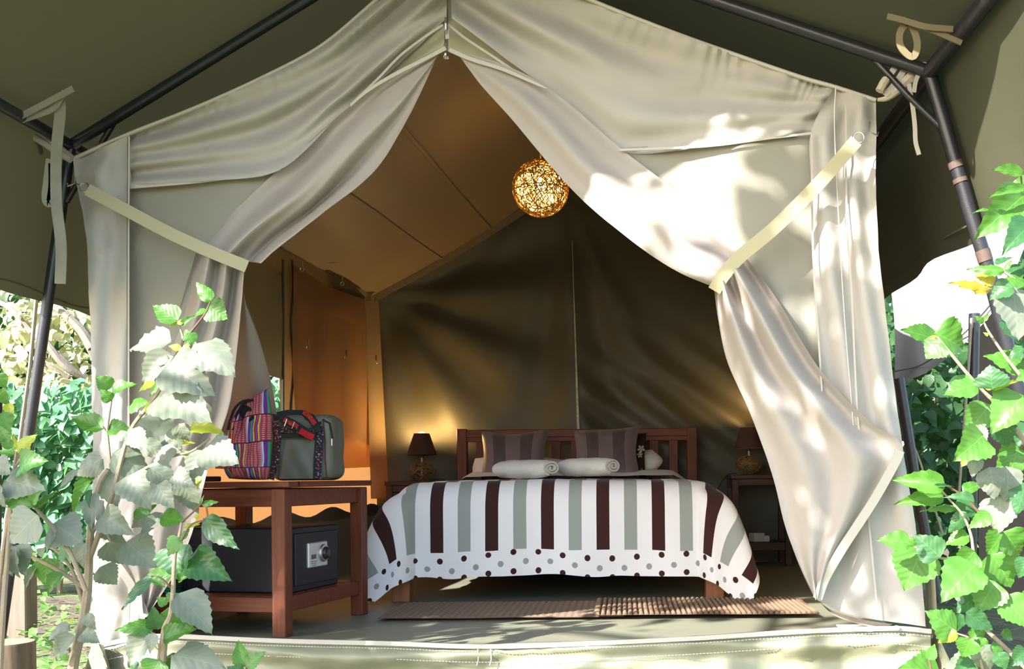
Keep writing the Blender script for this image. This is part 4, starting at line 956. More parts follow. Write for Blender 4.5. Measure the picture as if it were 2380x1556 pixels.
for x, xb in ((-0.095, -0.118), (0.088, 0.085)):
    bstrap('strap', [(x, yf - 0.022, 0.25), (x + 0.012, yf - 0.024, 0.19), (x + 0.004, yf - 0.026, 0.10), (xb, yf - 0.020, 0.008)], 0.026, m_ikat)
    bstrap('strap_edge', [(x - 0.016, yf - 0.020, 0.25), (x - 0.006, yf - 0.022, 0.19), (x - 0.014, yf - 0.024, 0.10), (xb - 0.016, yf - 0.018, 0.008)], 0.010, m_bagd)
bstrap('pocket_band', [(-0.09, yf - 0.022, 0.218), (-0.02, yf - 0.026, 0.217), (0.06, yf - 0.02, 0.213)], 0.024, m_ikat)
bstrap('pocket_zip', [(-0.09, yf - 0.020, 0.195), (0.0, yf - 0.025, 0.193), (0.06, yf - 0.020, 0.190)], 0.014, m_bagd)
bstrap('handle', [(-0.11, yf - 0.01, 0.275), (-0.06, yf + 0.03, 0.290), (0.0, yf + 0.03, 0.288), (0.055, yf - 0.01, 0.268), (0.088, yf - 0.03, 0.225), (0.092, yf - 0.035, 0.205)], 0.034, m_bagd)
bstrap('shoulder_strap', [(-0.07, yf - 0.03, 0.268), (-0.02, yf - 0.038, 0.245), (0.03, yf - 0.042, 0.215), (0.075, yf - 0.042, 0.185)], 0.036, m_bagd)
bstrap('strap_trim', [(-0.05, yf - 0.043, 0.262), (-0.02, yf - 0.043, 0.246), (0.01, yf - 0.046, 0.228)], 0.020, m_ikat2)
bstrap('red_panel', [(0.02, yf - 0.047, 0.213), (0.05, yf - 0.047, 0.195), (0.078, yf - 0.047, 0.183)], 0.026, plain('red felt', (0.50, 0.012, 0.02), 0.9))
bstrap('handle_trim', [(0.01, yf + 0.018, 0.296), (0.05, yf - 0.018, 0.275), (0.08, yf - 0.036, 0.240)], 0.020, m_ikat2)
b = MB()
for a, c in (((-0.035, 0.262), (-0.002, 0.250)), ((-0.002, 0.250), (-0.014, 0.222)), ((-0.014, 0.222), (-0.046, 0.232)), ((-0.046, 0.232), (-0.035, 0.262))): b.tube([(a[0], yf - 0.05, a[1]), (c[0], yf - 0.05, c[1])], 0.002, 6)
b.build('buckle', m_steel, bag, local=True)
b = MB(); b.tube([(0.105, yf - 0.006, 0.255), (0.113, yf - 0.008, 0.17), (0.112, yf - 0.008, 0.09), (0.118, yf - 0.006, 0.01)], 0.0022, 5); b.build('piping', plain('maroon piping', (0.10, 0.01, 0.015), 0.6), bag, local=True)
b = MB(); b.tube([(0.10, yf - 0.002, 0.262), (0.128, yf + 0.01, 0.245), (0.136, yf + 0.02, 0.18)], 0.004, 6); b.build('zip', m_bagd, bag, local=True)
b = MB(); b.box((0.136, yf + 0.01, 0.165), (0.006, 0.004, 0.032), bev=0.001); b.build('zip_pull', m_steel, bag, smooth=False, local=True)

# woven tote
def tote_mat():
    m, nt = nodes_of('bright woven stripe cloth')
    uv = COORD(nt, 'UV'); sp = nt.nodes.new('ShaderNodeSeparateXYZ'); nt.links.new(uv, sp.inputs[0]); u, v = sp.outputs[0], sp.outputs[1]
    cu = M_(nt, 'MULTIPLY', u, 3.4); cv = M_(nt, 'MULTIPLY', v, 3.7)
    chk = M_(nt, 'MODULO', M_(nt, 'ADD', M_(nt, 'FLOOR', cu), M_(nt, 'FLOOR', cv)), 2.0)
    fu = M_(nt, 'FRACT', cu)
    pur, yel, blk, pin, grn, lil, whi = (0.16, 0.03, 0.32), (0.62, 0.52, 0.08), (0.02, 0.01, 0.03), (0.50, 0.03, 0.22), (0.05, 0.36, 0.18), (0.52, 0.24, 0.52), (0.62, 0.66, 0.60)
    stripes = RAMP(nt, fu, [(0.0, lil), (0.08, whi), (0.16, pur), (0.34, grn), (0.44, pur), (0.52, yel), (0.64, blk), (0.69, pin), (0.83, blk), (0.87, yel), (0.96, pin)])
    nt.nodes[-1].color_ramp.interpolation = 'CONSTANT'
    wv = M_(nt, 'GREATER_THAN', M_(nt, 'SINE', M_(nt, 'MULTIPLY', v, 330)), 0.35); wh = M_(nt, 'GREATER_THAN', M_(nt, 'SINE', M_(nt, 'ADD', M_(nt, 'MULTIPLY', u, 95), M_(nt, 'MULTIPLY', wv, 1.0))), -0.3)
    red = MIX(nt, M_(nt, 'MULTIPLY', wv, wh), (0.40, 0.04, 0.07), (0.66, 0.42, 0.40))
    c = MIX(nt, chk, red, stripes)
    line = M_(nt, 'LESS_THAN', M_(nt, 'ABSOLUTE', M_(nt, 'SUBTRACT', M_(nt, 'FRACT', M_(nt, 'ADD', cv, 0.5)), 0.5)), 0.018)
    c = MIX(nt, line, c, blk)
    return finish(m, nt, c, 0.85, NOI(nt, 500, 1, COORD(nt)), 0.15, 0.003)
ty = T2W((-0.30, 0.07, 0)).y
tote = thing('tote_bag', 'bright pink, purple and yellow striped woven tote bag standing beside the travel bag', 'bag', P(575, 1114, ty))
pouch([[(540, 952), (566, 938), (592, 920), (622, 904)], [(537, 985), (566, 968), (598, 955), (627, 948)], [(522, 1020), (558, 1006), (592, 998), (629, 990)], [(517, 1050), (555, 1046), (592, 1044), (628, 1040)], [(524, 1088), (556, 1086), (592, 1086), (626, 1084)], [(532, 1113), (560, 1115), (592, 1116), (620, 1116)]], ty, 0.062, 40, 40, pw=0.45, seed=9, wrk=0.03).build('body', tote_mat(), tote)
m_strap_b = plain('black bag handle', (0.012, 0.010, 0.014), 0.6)
for a in (0, 10):
    mb = MB(); mb.ribbon(pline([(530 + a, 1000), (536 + a, 975), (546 + a * 1.2, 950), (562 + a, 935), (580 + a, 930)], ty - 0.075 + a * 0.001, 16), 0.010, 0.003); mb.build('handle', m_strap_b, tote)
mb = MB(); mb.lathe(P(574, 962, ty - 0.062), [(0.0, -0.035), (0.018, -0.03), (0.026, -0.01), (0.024, 0.015), (0.012, 0.032), (0, 0.036)], 16, Matrix.Rotation(-0.45, 3, 'Y'), sy=0.25); mb.build('opening', plain('gap shade black', (0.008, 0.006, 0.010), 0.9), tote, label='black patch put in as the shaded gap under the handle')  # solid black lens painting the shade in the gap below the handle
fold_ = T2W((-0.50, 0.10, TH)); mb = MB(); mb.box(fold_ + Vector((0, 0, 0.012)), (0.24, 0.16, 0.022), Matrix.Rotation(TA, 3, 'Z'), 0.004)
fo = mb.build('folder', plain('black leather', (0.015, 0.012, 0.016), 0.4), label='black folder lying on the luggage table under the tote bag', cat='folder', org=fold_, smooth=False)
mb = MB(); mb.box(fold_ + Vector((0.02, -0.012, 0.012)), (0.18, 0.14, 0.012), Matrix.Rotation(TA, 3, 'Z')); mb.build('pages', plain('paper edge', (0.6, 0.58, 0.55), 0.8), fo, smooth=False)

# ------------------------------------------------------------------ rugs
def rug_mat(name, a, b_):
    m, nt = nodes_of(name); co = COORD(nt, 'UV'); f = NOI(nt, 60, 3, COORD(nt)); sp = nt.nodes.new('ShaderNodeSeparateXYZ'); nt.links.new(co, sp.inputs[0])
    c = MIX(nt, sp.outputs[1], a, b_); c = MIX(nt, M_(nt, 'MULTIPLY', f, 0.35), c, tuple(v * 0.6 for v in b_)); return finish(m, nt, c, 0.9, f, 0.4, 0.003)  # gap shading between braids painted in by height, along with darker yarn
def rug(name, x0, x1, y0, y1, z, cu, cv, hgt, mat, label, br, edge=0.0, skew=0.0):
    nx, ny = int((x1 - x0) / cu * 6), int((y1 - y0) / cv * 6); rows, uvs = [], []
    for j in range(ny + 1):
        r = []
        for i in range(nx + 1):
            a, c = (x1 - x0) * i / nx / cu, (y1 - y0) * j / ny / cv
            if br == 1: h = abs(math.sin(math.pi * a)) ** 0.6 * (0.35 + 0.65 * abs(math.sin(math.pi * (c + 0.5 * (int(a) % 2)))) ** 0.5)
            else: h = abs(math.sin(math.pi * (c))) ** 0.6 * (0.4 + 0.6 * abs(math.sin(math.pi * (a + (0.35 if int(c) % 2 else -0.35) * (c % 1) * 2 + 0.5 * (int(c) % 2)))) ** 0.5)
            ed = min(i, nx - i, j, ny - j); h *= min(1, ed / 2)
            x = x0 + (x1 - x0) * i / nx + skew * (j / ny - 0.5); y = y0 + (y1 - y0) * j / ny
            if edge: x += edge * 0.012 * math.sin(j * 1.1) * (i < 3 or i > nx - 3)
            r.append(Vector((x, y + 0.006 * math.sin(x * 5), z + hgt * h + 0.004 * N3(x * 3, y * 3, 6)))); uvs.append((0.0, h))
        rows.append(r)
    mb = MB(); mb.grid(rows, uvs); return mb.build(name, mat, label=label, cat='rug', org=((x0 + x1) / 2, (y0 + y1) / 2, z), group='bedside rugs')
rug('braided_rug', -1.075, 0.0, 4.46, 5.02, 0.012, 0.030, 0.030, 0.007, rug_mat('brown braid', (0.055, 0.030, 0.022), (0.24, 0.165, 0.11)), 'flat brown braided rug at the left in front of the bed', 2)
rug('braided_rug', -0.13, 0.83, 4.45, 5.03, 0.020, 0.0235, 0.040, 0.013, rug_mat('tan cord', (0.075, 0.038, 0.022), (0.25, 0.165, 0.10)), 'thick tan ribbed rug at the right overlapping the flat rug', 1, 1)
mb = MB()
c0 = P(1985, 1440, 3.98); c0.z = 0.02
for i in range(16): mb.tube([c0 + Vector((-0.04 + 0.008 * i, -0.02, 0)), c0 + Vector((-0.045 + 0.008 * i, 0.10, 0.004))], 0.004, 5)
for j in range(10): mb.tube([c0 + Vector((-0.05, -0.015 + 0.012 * j, 0.005)), c0 + Vector((0.09, -0.015 + 0.012 * j, 0.005))], 0.0035, 5)
mb.build('door_mat', plain('grey jute', (0.34, 0.30, 0.24), 0.95, var=0.3, vscale=60), label='corner of a grey woven mat under the right curtain', cat='mat', org=c0)

# ------------------------------------------------------------------ leaves and shrubs
def leaf_mat(name, a, b_, vein, tr, tcol, rough=0.42, dust=0.0, var=0.3):
    m, nt = nodes_of(name)
    uv = COORD(nt, 'UV'); sp = nt.nodes.new('ShaderNodeSeparateXYZ'); nt.links.new(uv, sp.inputs[0]); u, v = sp.outputs[0], sp.outputs[1]
    au = M_(nt, 'ABSOLUTE', M_(nt, 'SUBTRACT', u, 0.5))
    mid = M_(nt, 'LESS_THAN', au, 0.012)
    side = M_(nt, 'GREATER_THAN', M_(nt, 'SINE', M_(nt, 'MULTIPLY', M_(nt, 'SUBTRACT', v, M_(nt, 'MULTIPLY', au, 0.85)), 38.0)), 0.93)
    ve = M_(nt, 'MAXIMUM', mid, M_(nt, 'MULTIPLY', side, 0.3))
    oi = nt.nodes.new('ShaderNodeObjectInfo'); f = NOI(nt, 9, 4, uv, 0.6)
    c = MIX(nt, oi.outputs['Random'], a, b_)
    c = MIX(nt, M_(nt, 'MULTIPLY', f, var), c, tuple(x * 0.55 for x in a))
    c = MIX(nt, M_(nt, 'MULTIPLY', ve, 0.32), c, vein)
    if dust > 0: c = MIX(nt, M_(nt, 'MULTIPLY', NOI(nt, 3.5, 5, uv, 0.65), dust), c, (0.36, 0.33, 0.27))
    h = M_(nt, 'ADD', M_(nt, 'MULTIPLY', M_(nt, 'SINE', M_(nt, 'MULTIPLY', M_(nt, 'SUBTRACT', v, M_(nt, 'MULTIPLY', au, 0.85)), 38.0)), -0.5), M_(nt, 'MULTIPLY', mid, -1.0))
    return finish(m, nt, c, rough, h, 0.07, 0.03, tr, tcol, spec=0.45)
LM = {'g': leaf_mat('fresh green leaf', (0.055, 0.165, 0.022), (0.085, 0.225, 0.034), (0.22, 0.38, 0.10), 0.28, (0.20, 0.50, 0.03)),
      'k': leaf_mat('deep green leaf', (0.028, 0.10, 0.035), (0.05, 0.14, 0.05), (0.14, 0.26, 0.10), 0.25, (0.14, 0.38, 0.05), 0.3),
      'd': leaf_mat('dusty grey green leaf', (0.085, 0.13, 0.09), (0.13, 0.18, 0.125), (0.28, 0.31, 0.22), 0.15, (0.22, 0.40, 0.08), 0.5, dust=0.6),
      'y': leaf_mat('yellow green shoot', (0.32, 0.42, 0.04), (0.42, 0.44, 0.05), (0.5, 0.5, 0.2), 0.4, (0.6, 0.65, 0.05)),
      'o': leaf_mat('yellowing leaf', (0.50, 0.36, 0.03), (0.42, 0.38, 0.04), (0.3, 0.3, 0.05), 0.3, (0.7, 0.5, 0.04), var=0.8)}
def leaf_mesh(name, cup, droop, ser, seed, mat, n=15):
    rr = random.Random(seed); vs, uvs, fs = [], [], []
    for j in range(n + 1):
        t = j / n
        w = 0.5 * (math.sin(math.pi * min(1, t ** 0.60)) ** 0.80) * (1 - 0.50 * t * t) * 1.06
        for k, s in enumerate((-1, -0.5, 0, 0.5, 1)):
            x = w * s; ex = 0.0
            if abs(s) == 1 and 0 < j < n: x *= 1 + (0.06 * ser if j % 2 else -0.03 * ser); ex = 0.025 * ser * (j % 2)
            z = cup * abs(x) * 0.9 - droop * (t - 0.25) ** 2 + 0.025 * math.sin(t * 19 + 2 * s) * abs(s) + 0.02 * rr.uniform(-1, 1) * abs(s)
            vs.append((x, t + ex - 0.05 * abs(s) * (1 - t) * (t < 0.15), z)); uvs.append((0.5 + s * 0.5 * min(1, w * 2), t))
        if j:
            o = (j - 1) * 5
            for k in range(4): fs.append((o + k, o + k + 1, o + k + 6, o + k + 5))
    me = bpy.data.meshes.new(name); me.from_pydata(vs, [], fs); me.materials.append(mat)
    ul = me.uv_layers.new(name='UVMap')
    for l in me.loops: ul.data[l.index].uv = uvs[l.vertex_index]
    me.polygons.foreach_set('use_smooth', [True] * len(me.polygons)); me.update(); return me
LMESH = {k: [leaf_mesh('leaf_' + k, cu, dr_, 1.0, s, m) for s, (cu, dr_) in enumerate(((0.25, 0.25), (0.45, 0.45), (0.10, 0.12), (-0.2, 0.35)))] for k, m in LM.items()}
RL = random.Random(21)
def put_leaf(parent, b, t, w, kind, face=None):
    yv = t - b; L = yv.length; yv = yv / L
    nrm = Vector((RL.uniform(-0.45, 0.25), -1.0 + RL.uniform(-0.2, 0.3), RL.uniform(0.15, 0.8))) if face is None else face
    nrm = (nrm - yv * nrm.dot(yv)).normalized(); xv = yv.cross(nrm)
    o = bpy.data.objects.new('leaf', RL.choice(LMESH[kind])); COL.objects.link(o); o.parent = parent
    M = Matrix.Identity(4)
    for i in range(3): M[i][0] = xv[i] * L * w; M[i][1] = yv[i] * L; M[i][2] = nrm[i] * L * 0.9; M[i][3] = b[i] - WORG[parent.name][i]
    o.matrix_basis = M
    return o
m_stem = plain('pale bark stem', (0.30, 0.235, 0.16), 0.85, var=0.25, vscale=30, bstr=0.4, bscale=150)
m_twig = plain('reddish twig', (0.13, 0.065, 0.04), 0.7, var=0.2, vscale=30)
def shrub(name, label, Y, stems, leaves, jit, base):
    t = thing(name, label, 'shrub', base)
    for k, (pts, r0, r1) in enumerate(stems):
        A = pline([(x, y, (d[0] if d else 0)) for x, y, *d in pts], Y, len(pts) * 5); nP = len(A)
        mb = MB(); mb.tube(A, [r0 + (r1 - r0) * i / (nP - 1) for i in range(nP)], 7); mb.build('stem', m_stem if r0 > 0.0045 else m_twig, t)
    for (bx, by, tx, ty_, w, kd) in leaves:
        d = RL.uniform(-jit, jit); L = math.hypot(tx - bx, ty_ - by) * Y / FOC
        dt = RL.uniform(-0.45, 0.25) * L
        put_leaf(t, P(bx, by, Y + d), P(tx, ty_, Y + d + dt), w * 1.12, kd)
    return t
YA, YB, YC = 3.05, 3.22, 2.95
shrub('hibiscus_shrub', 'tall hibiscus shrub with dusty leaves in front of the left curtain', YB,
    [([(158, 1640), (172, 1540), (188, 1470), (203, 1375), (208, 1280), (214, 1195), (232, 1125), (252, 1092)], 0.017, 0.008),
     ([(208, 1300), (240, 1215), (262, 1150), (300, 1010), (345, 945), (372, 905), (395, 852), (425, 795), (414, 752)], 0.009, 0.0035),
     ([(425, 795), (452, 762), (478, 727), (489, 700)], 0.0038, 0.002), ([(258, 1090), (250, 1010), (252, 985), (260, 930)], 0.005, 0.0022), ([(252, 1010), (240, 992)], 0.003, 0.002),
     ([(262, 1150), (330, 1095), (400, 1062), (445, 1050), (488, 1020)], 0.006, 0.003), ([(200, 1370), (165, 1345), (120, 1318), (68, 1292)], 0.008, 0.005), ([(192, 1400), (175, 1345), (158, 1310), (130, 1280), (105, 1270)], 0.007, 0.004), ([(214, 1240), (235, 1215), (258, 1262)], 0.006, 0.003), ([(205, 1330), (218, 1335)], 0.005, 0.004)],
    [(489, 697, 452, 652, .5, 'g'), (484, 712, 528, 742, 1.0, 'g'), (478, 722, 450, 736, .8, 'g'), (412, 743, 353, 708, .62, 'g'), (412, 745, 391, 757, .7, 'y'), (412, 752, 434, 739, .5, 'y'), (425, 757, 452, 731, .4, 'g'),
     (393, 793, 294, 806, .62, 'd'), (437, 775, 453, 803, .9, 'g'), (440, 772, 424, 787, .9, 'g'), (458, 798, 542, 864, .66, 'd'), (420, 812, 390, 803, .5, 'y'), (425, 814, 446, 796, .5, 'y'), (424, 826, 454, 832, .65, 'g'), (438, 820, 452, 812, .8, 'k'),
     (398, 828, 318, 894, .62, 'd'), (365, 832, 394, 842, .8, 'd'), (392, 850, 490, 912, .78, 'd'), (398, 848, 379, 868, .8, 'g'), (378, 918, 482, 968, .85, 'd'), (320, 980, 414, 1042, .85, 'd'), (470, 940, 490, 982, .7, 'd'),
     (256, 902, 222, 874, .9, 'g'), (262, 915, 310, 886, .75, 'g'), (260, 930, 231, 906, .8, 'g'), (300, 945, 340, 930, .8, 'g'), (356, 958, 338, 935, .9, 'y'), (366, 945, 372, 962, .9, 'y'), (358, 888, 320, 911, .42, 'y'), (385, 872, 346, 922, .35, 'g'),
     (238, 995, 160, 965, .48, 'g'), (252, 998, 309, 1000, .72, 'g'), (272, 1010, 312, 1018, .6, 'd'), (300, 1000, 338, 1046, .62, 'd'), (266, 1055, 353, 1103, .74, 'd'), (260, 1093, 268, 1178, 1.08, 'd'), (234, 1068, 165, 1104, .66, 'd'),
     (300, 1108, 345, 1182, .75, 'd'), (408, 1042, 346, 1090, .5, 'd'), (350, 1088, 412, 1128, .78, 'd'), (402, 1108, 448, 1128, .85, 'd'), (476, 1046, 553, 1074, .95, 'd'), (480, 1052, 440, 1126, .78, 'd'), (416, 988, 438, 1028, .85, 'd'), (443, 995, 518, 1000, .52, 'y'),
     (418, 1032, 452, 1028, .4, 'y'), (440, 1056, 418, 1052, .5, 'y'), (424, 1120, 460, 1196, .6, 'd'), (470, 1110, 455, 1136, .7, 'y'), (365, 1130, 400, 1180, .8, 'd'), (330, 1030, 395, 1060, .6, 'd'), (395, 1000, 420, 1045, .7, 'd'),
     (217, 1112, 157, 1196, .3, 'g'), (178, 1095, 134, 1137, .35, 'd'), (222, 1150, 204, 1236, .5, 'd'), (236, 1165, 230, 1232, .4, 'd'), (212, 1140, 203, 1178, .4, 'k'), (240, 1196, 302, 1242, .7, 'd'), (240, 1212, 288, 1264, .7, 'd'), (346, 1194, 304, 1228, .7, 'd'), (376, 1196, 318, 1256, .4, 'd'), (376, 1202, 432, 1212, .85, 'g'), (313, 1202, 366, 1172, .4, 'g'),
     (196, 1264, 185, 1320, .75, 'd'), (250, 1264, 286, 1312, .95, 'd'), (234, 1320, 270, 1360, 1.0, 'd'), (296, 1262, 362, 1318, .85, 'd'), (213, 1388, 196, 1414, .9, 'd'), (204, 1428, 219, 1466, .75, 'd'), (190, 1474, 230, 1492, .8, 'd'), (158, 1452, 104, 1488, .5, 'd'), (170, 1480, 117, 1537, .55, 'd'), (160, 1452, 144, 1440, .6, 'y'), (162, 1450, 171, 1431, .5, 'y'),
     (108, 1300, 104, 1362, .8, 'g'), (165, 1272, 130, 1302, .9, 'g'), (142, 1334, 104, 1382, .6, 'g'), (82, 1318, 52, 1373, .28, 'd'), (120, 1265, 160, 1255, .7, 'g'), (90, 1290, 104, 1275, .8, 'd'), (135, 1310, 150, 1330, .8, 'd'), (78, 1285, 82, 1312, .4, 'y')], 0.10, P(165, 1640, YB))
shrub('hibiscus_shrub', 'dusty hibiscus branches at the far left edge beside the slanting pole', YA,
    [([(-5, 1640), (8, 1420), (20, 1260), (32, 1110), (38, 1050)], 0.009, 0.004), ([(-25, 1640), (2, 1330), (20, 1200), (30, 1100), (60, 1055)], 0.006, 0.004), ([(128, 1232), (95, 1195), (74, 1172)], 0.007, 0.004), ([(128, 1232), (165, 1290), (200, 1375)], 0.007, 0.007)],
    [(37, 1045, 29, 1008, .4, 'y'), (38, 1048, 77, 1010, .5, 'y'), (28, 1040, -3, 1020, .65, 'g'), (30, 1056, -5, 1046, .7, 'g'), (16, 1118, 105, 1140, .64, 'd'), (45, 1086, 100, 1066, .85, 'g'), (-12, 1075, 22, 1102, .9, 'd'), (70, 1176, -2, 1160, .48, 'g'), (72, 1172, 70, 1127, .38, 'y'), (78, 1176, 127, 1140, .42, 'g'), (76, 1172, 92, 1140, .6, 'g'),
     (84, 1200, 18, 1264, 1.0, 'd'), (124, 1218, 186, 1258, 1.0, 'd'), (60, 1180, 12, 1198, .7, 'd'), (14, 1272, 20, 1338, .7, 'd'), (40, 1270, 56, 1338, .7, 'd'), (2, 1285, -4, 1342, .8, 'd'), (28, 1280, 36, 1345, .6, 'd'), (-8, 1130, 5, 1180, .8, 'd'), (5, 905, 18, 950, .7, 'g'), (8, 960, 22, 1005, .7, 'g'), (-5, 870, 14, 905, .8, 'g'), (18, 940, 30, 975, .5, 'y'), (0, 985, 18, 1030, .9, 'g'), (20, 1130, 0, 1165, .8, 'd')], 0.08, P(-5, 1640, YA))
shrub('hibiscus_shrub', 'low glossy green hibiscus growing before the luggage table', YC,
    [([(372, 1640), (384, 1480), (397, 1430), (402, 1385), (406, 1300), (417, 1245), (422, 1215)], 0.010, 0.0035), ([(355, 1640), (372, 1510), (380, 1460), (395, 1432)], 0.005, 0.004), ([(422, 1215), (450, 1190), (470, 1170)], 0.003, 0.002), ([(408, 1290), (440, 1225), (478, 1208)], 0.003, 0.002), ([(372, 1535), (405, 1525)], 0.003, 0.002), ([(576, 1640), (573, 1560), (575, 1545)], 0.004, 0.003), ([(400, 1370), (375, 1345), (352, 1340)], 0.003, 0.002), ([(398, 1490), (384, 1486)], 0.003, 0.002)],
    [(470, 1172, 507, 1164, .45, 'g'), (468, 1172, 472, 1152, .4, 'g'), (478, 1208, 552, 1278, .45, 'k'), (412, 1250, 384, 1292, 1.0, 'g'), (420, 1252, 440, 1228, .5, 'g'), (430, 1225, 466, 1218, .35, 'y'), (413, 1270, 410, 1350, 1.05, 'k'), (444, 1298, 530, 1346, .68, 'k'), (397, 1338, 338, 1334, .6, 'g'), (415, 1352, 457, 1324, .38, 'g'), (352, 1344, 280, 1416, .36, 'k'), (352, 1346, 385, 1365, .4, 'g'), (386, 1406, 364, 1388, .8, 'g'), (392, 1398, 416, 1378, 1.1, 'g'), (418, 1384, 496, 1472, .64, 'd'), (378, 1426, 454, 1461, .58, 'g'),
     (366, 1462, 354, 1411, .66, 'k'), (356, 1455, 266, 1461, .46, 'g'), (382, 1486, 451, 1456, .6, 'g'), (352, 1474, 284, 1553, .55, 'd'), (360, 1475, 345, 1520, .7, 'd'), (404, 1524, 522, 1546, .72, 'd'), (370, 1537, 345, 1585, 1.2, 'g'), (375, 1537, 410, 1580, 1.1, 'g'), (570, 1548, 549, 1487, .55, 'g'), (574, 1550, 617, 1514, .66, 'g'), (560, 1570, 528, 1550, .9, 'k'), (320, 1540, 300, 1575, .8, 'k'), (455, 1206, 461, 1194, .8, 'y'), (318, 1470, 325, 1500, .8, 'g')], 0.06, P(372, 1640, YC))
YR = 2.75
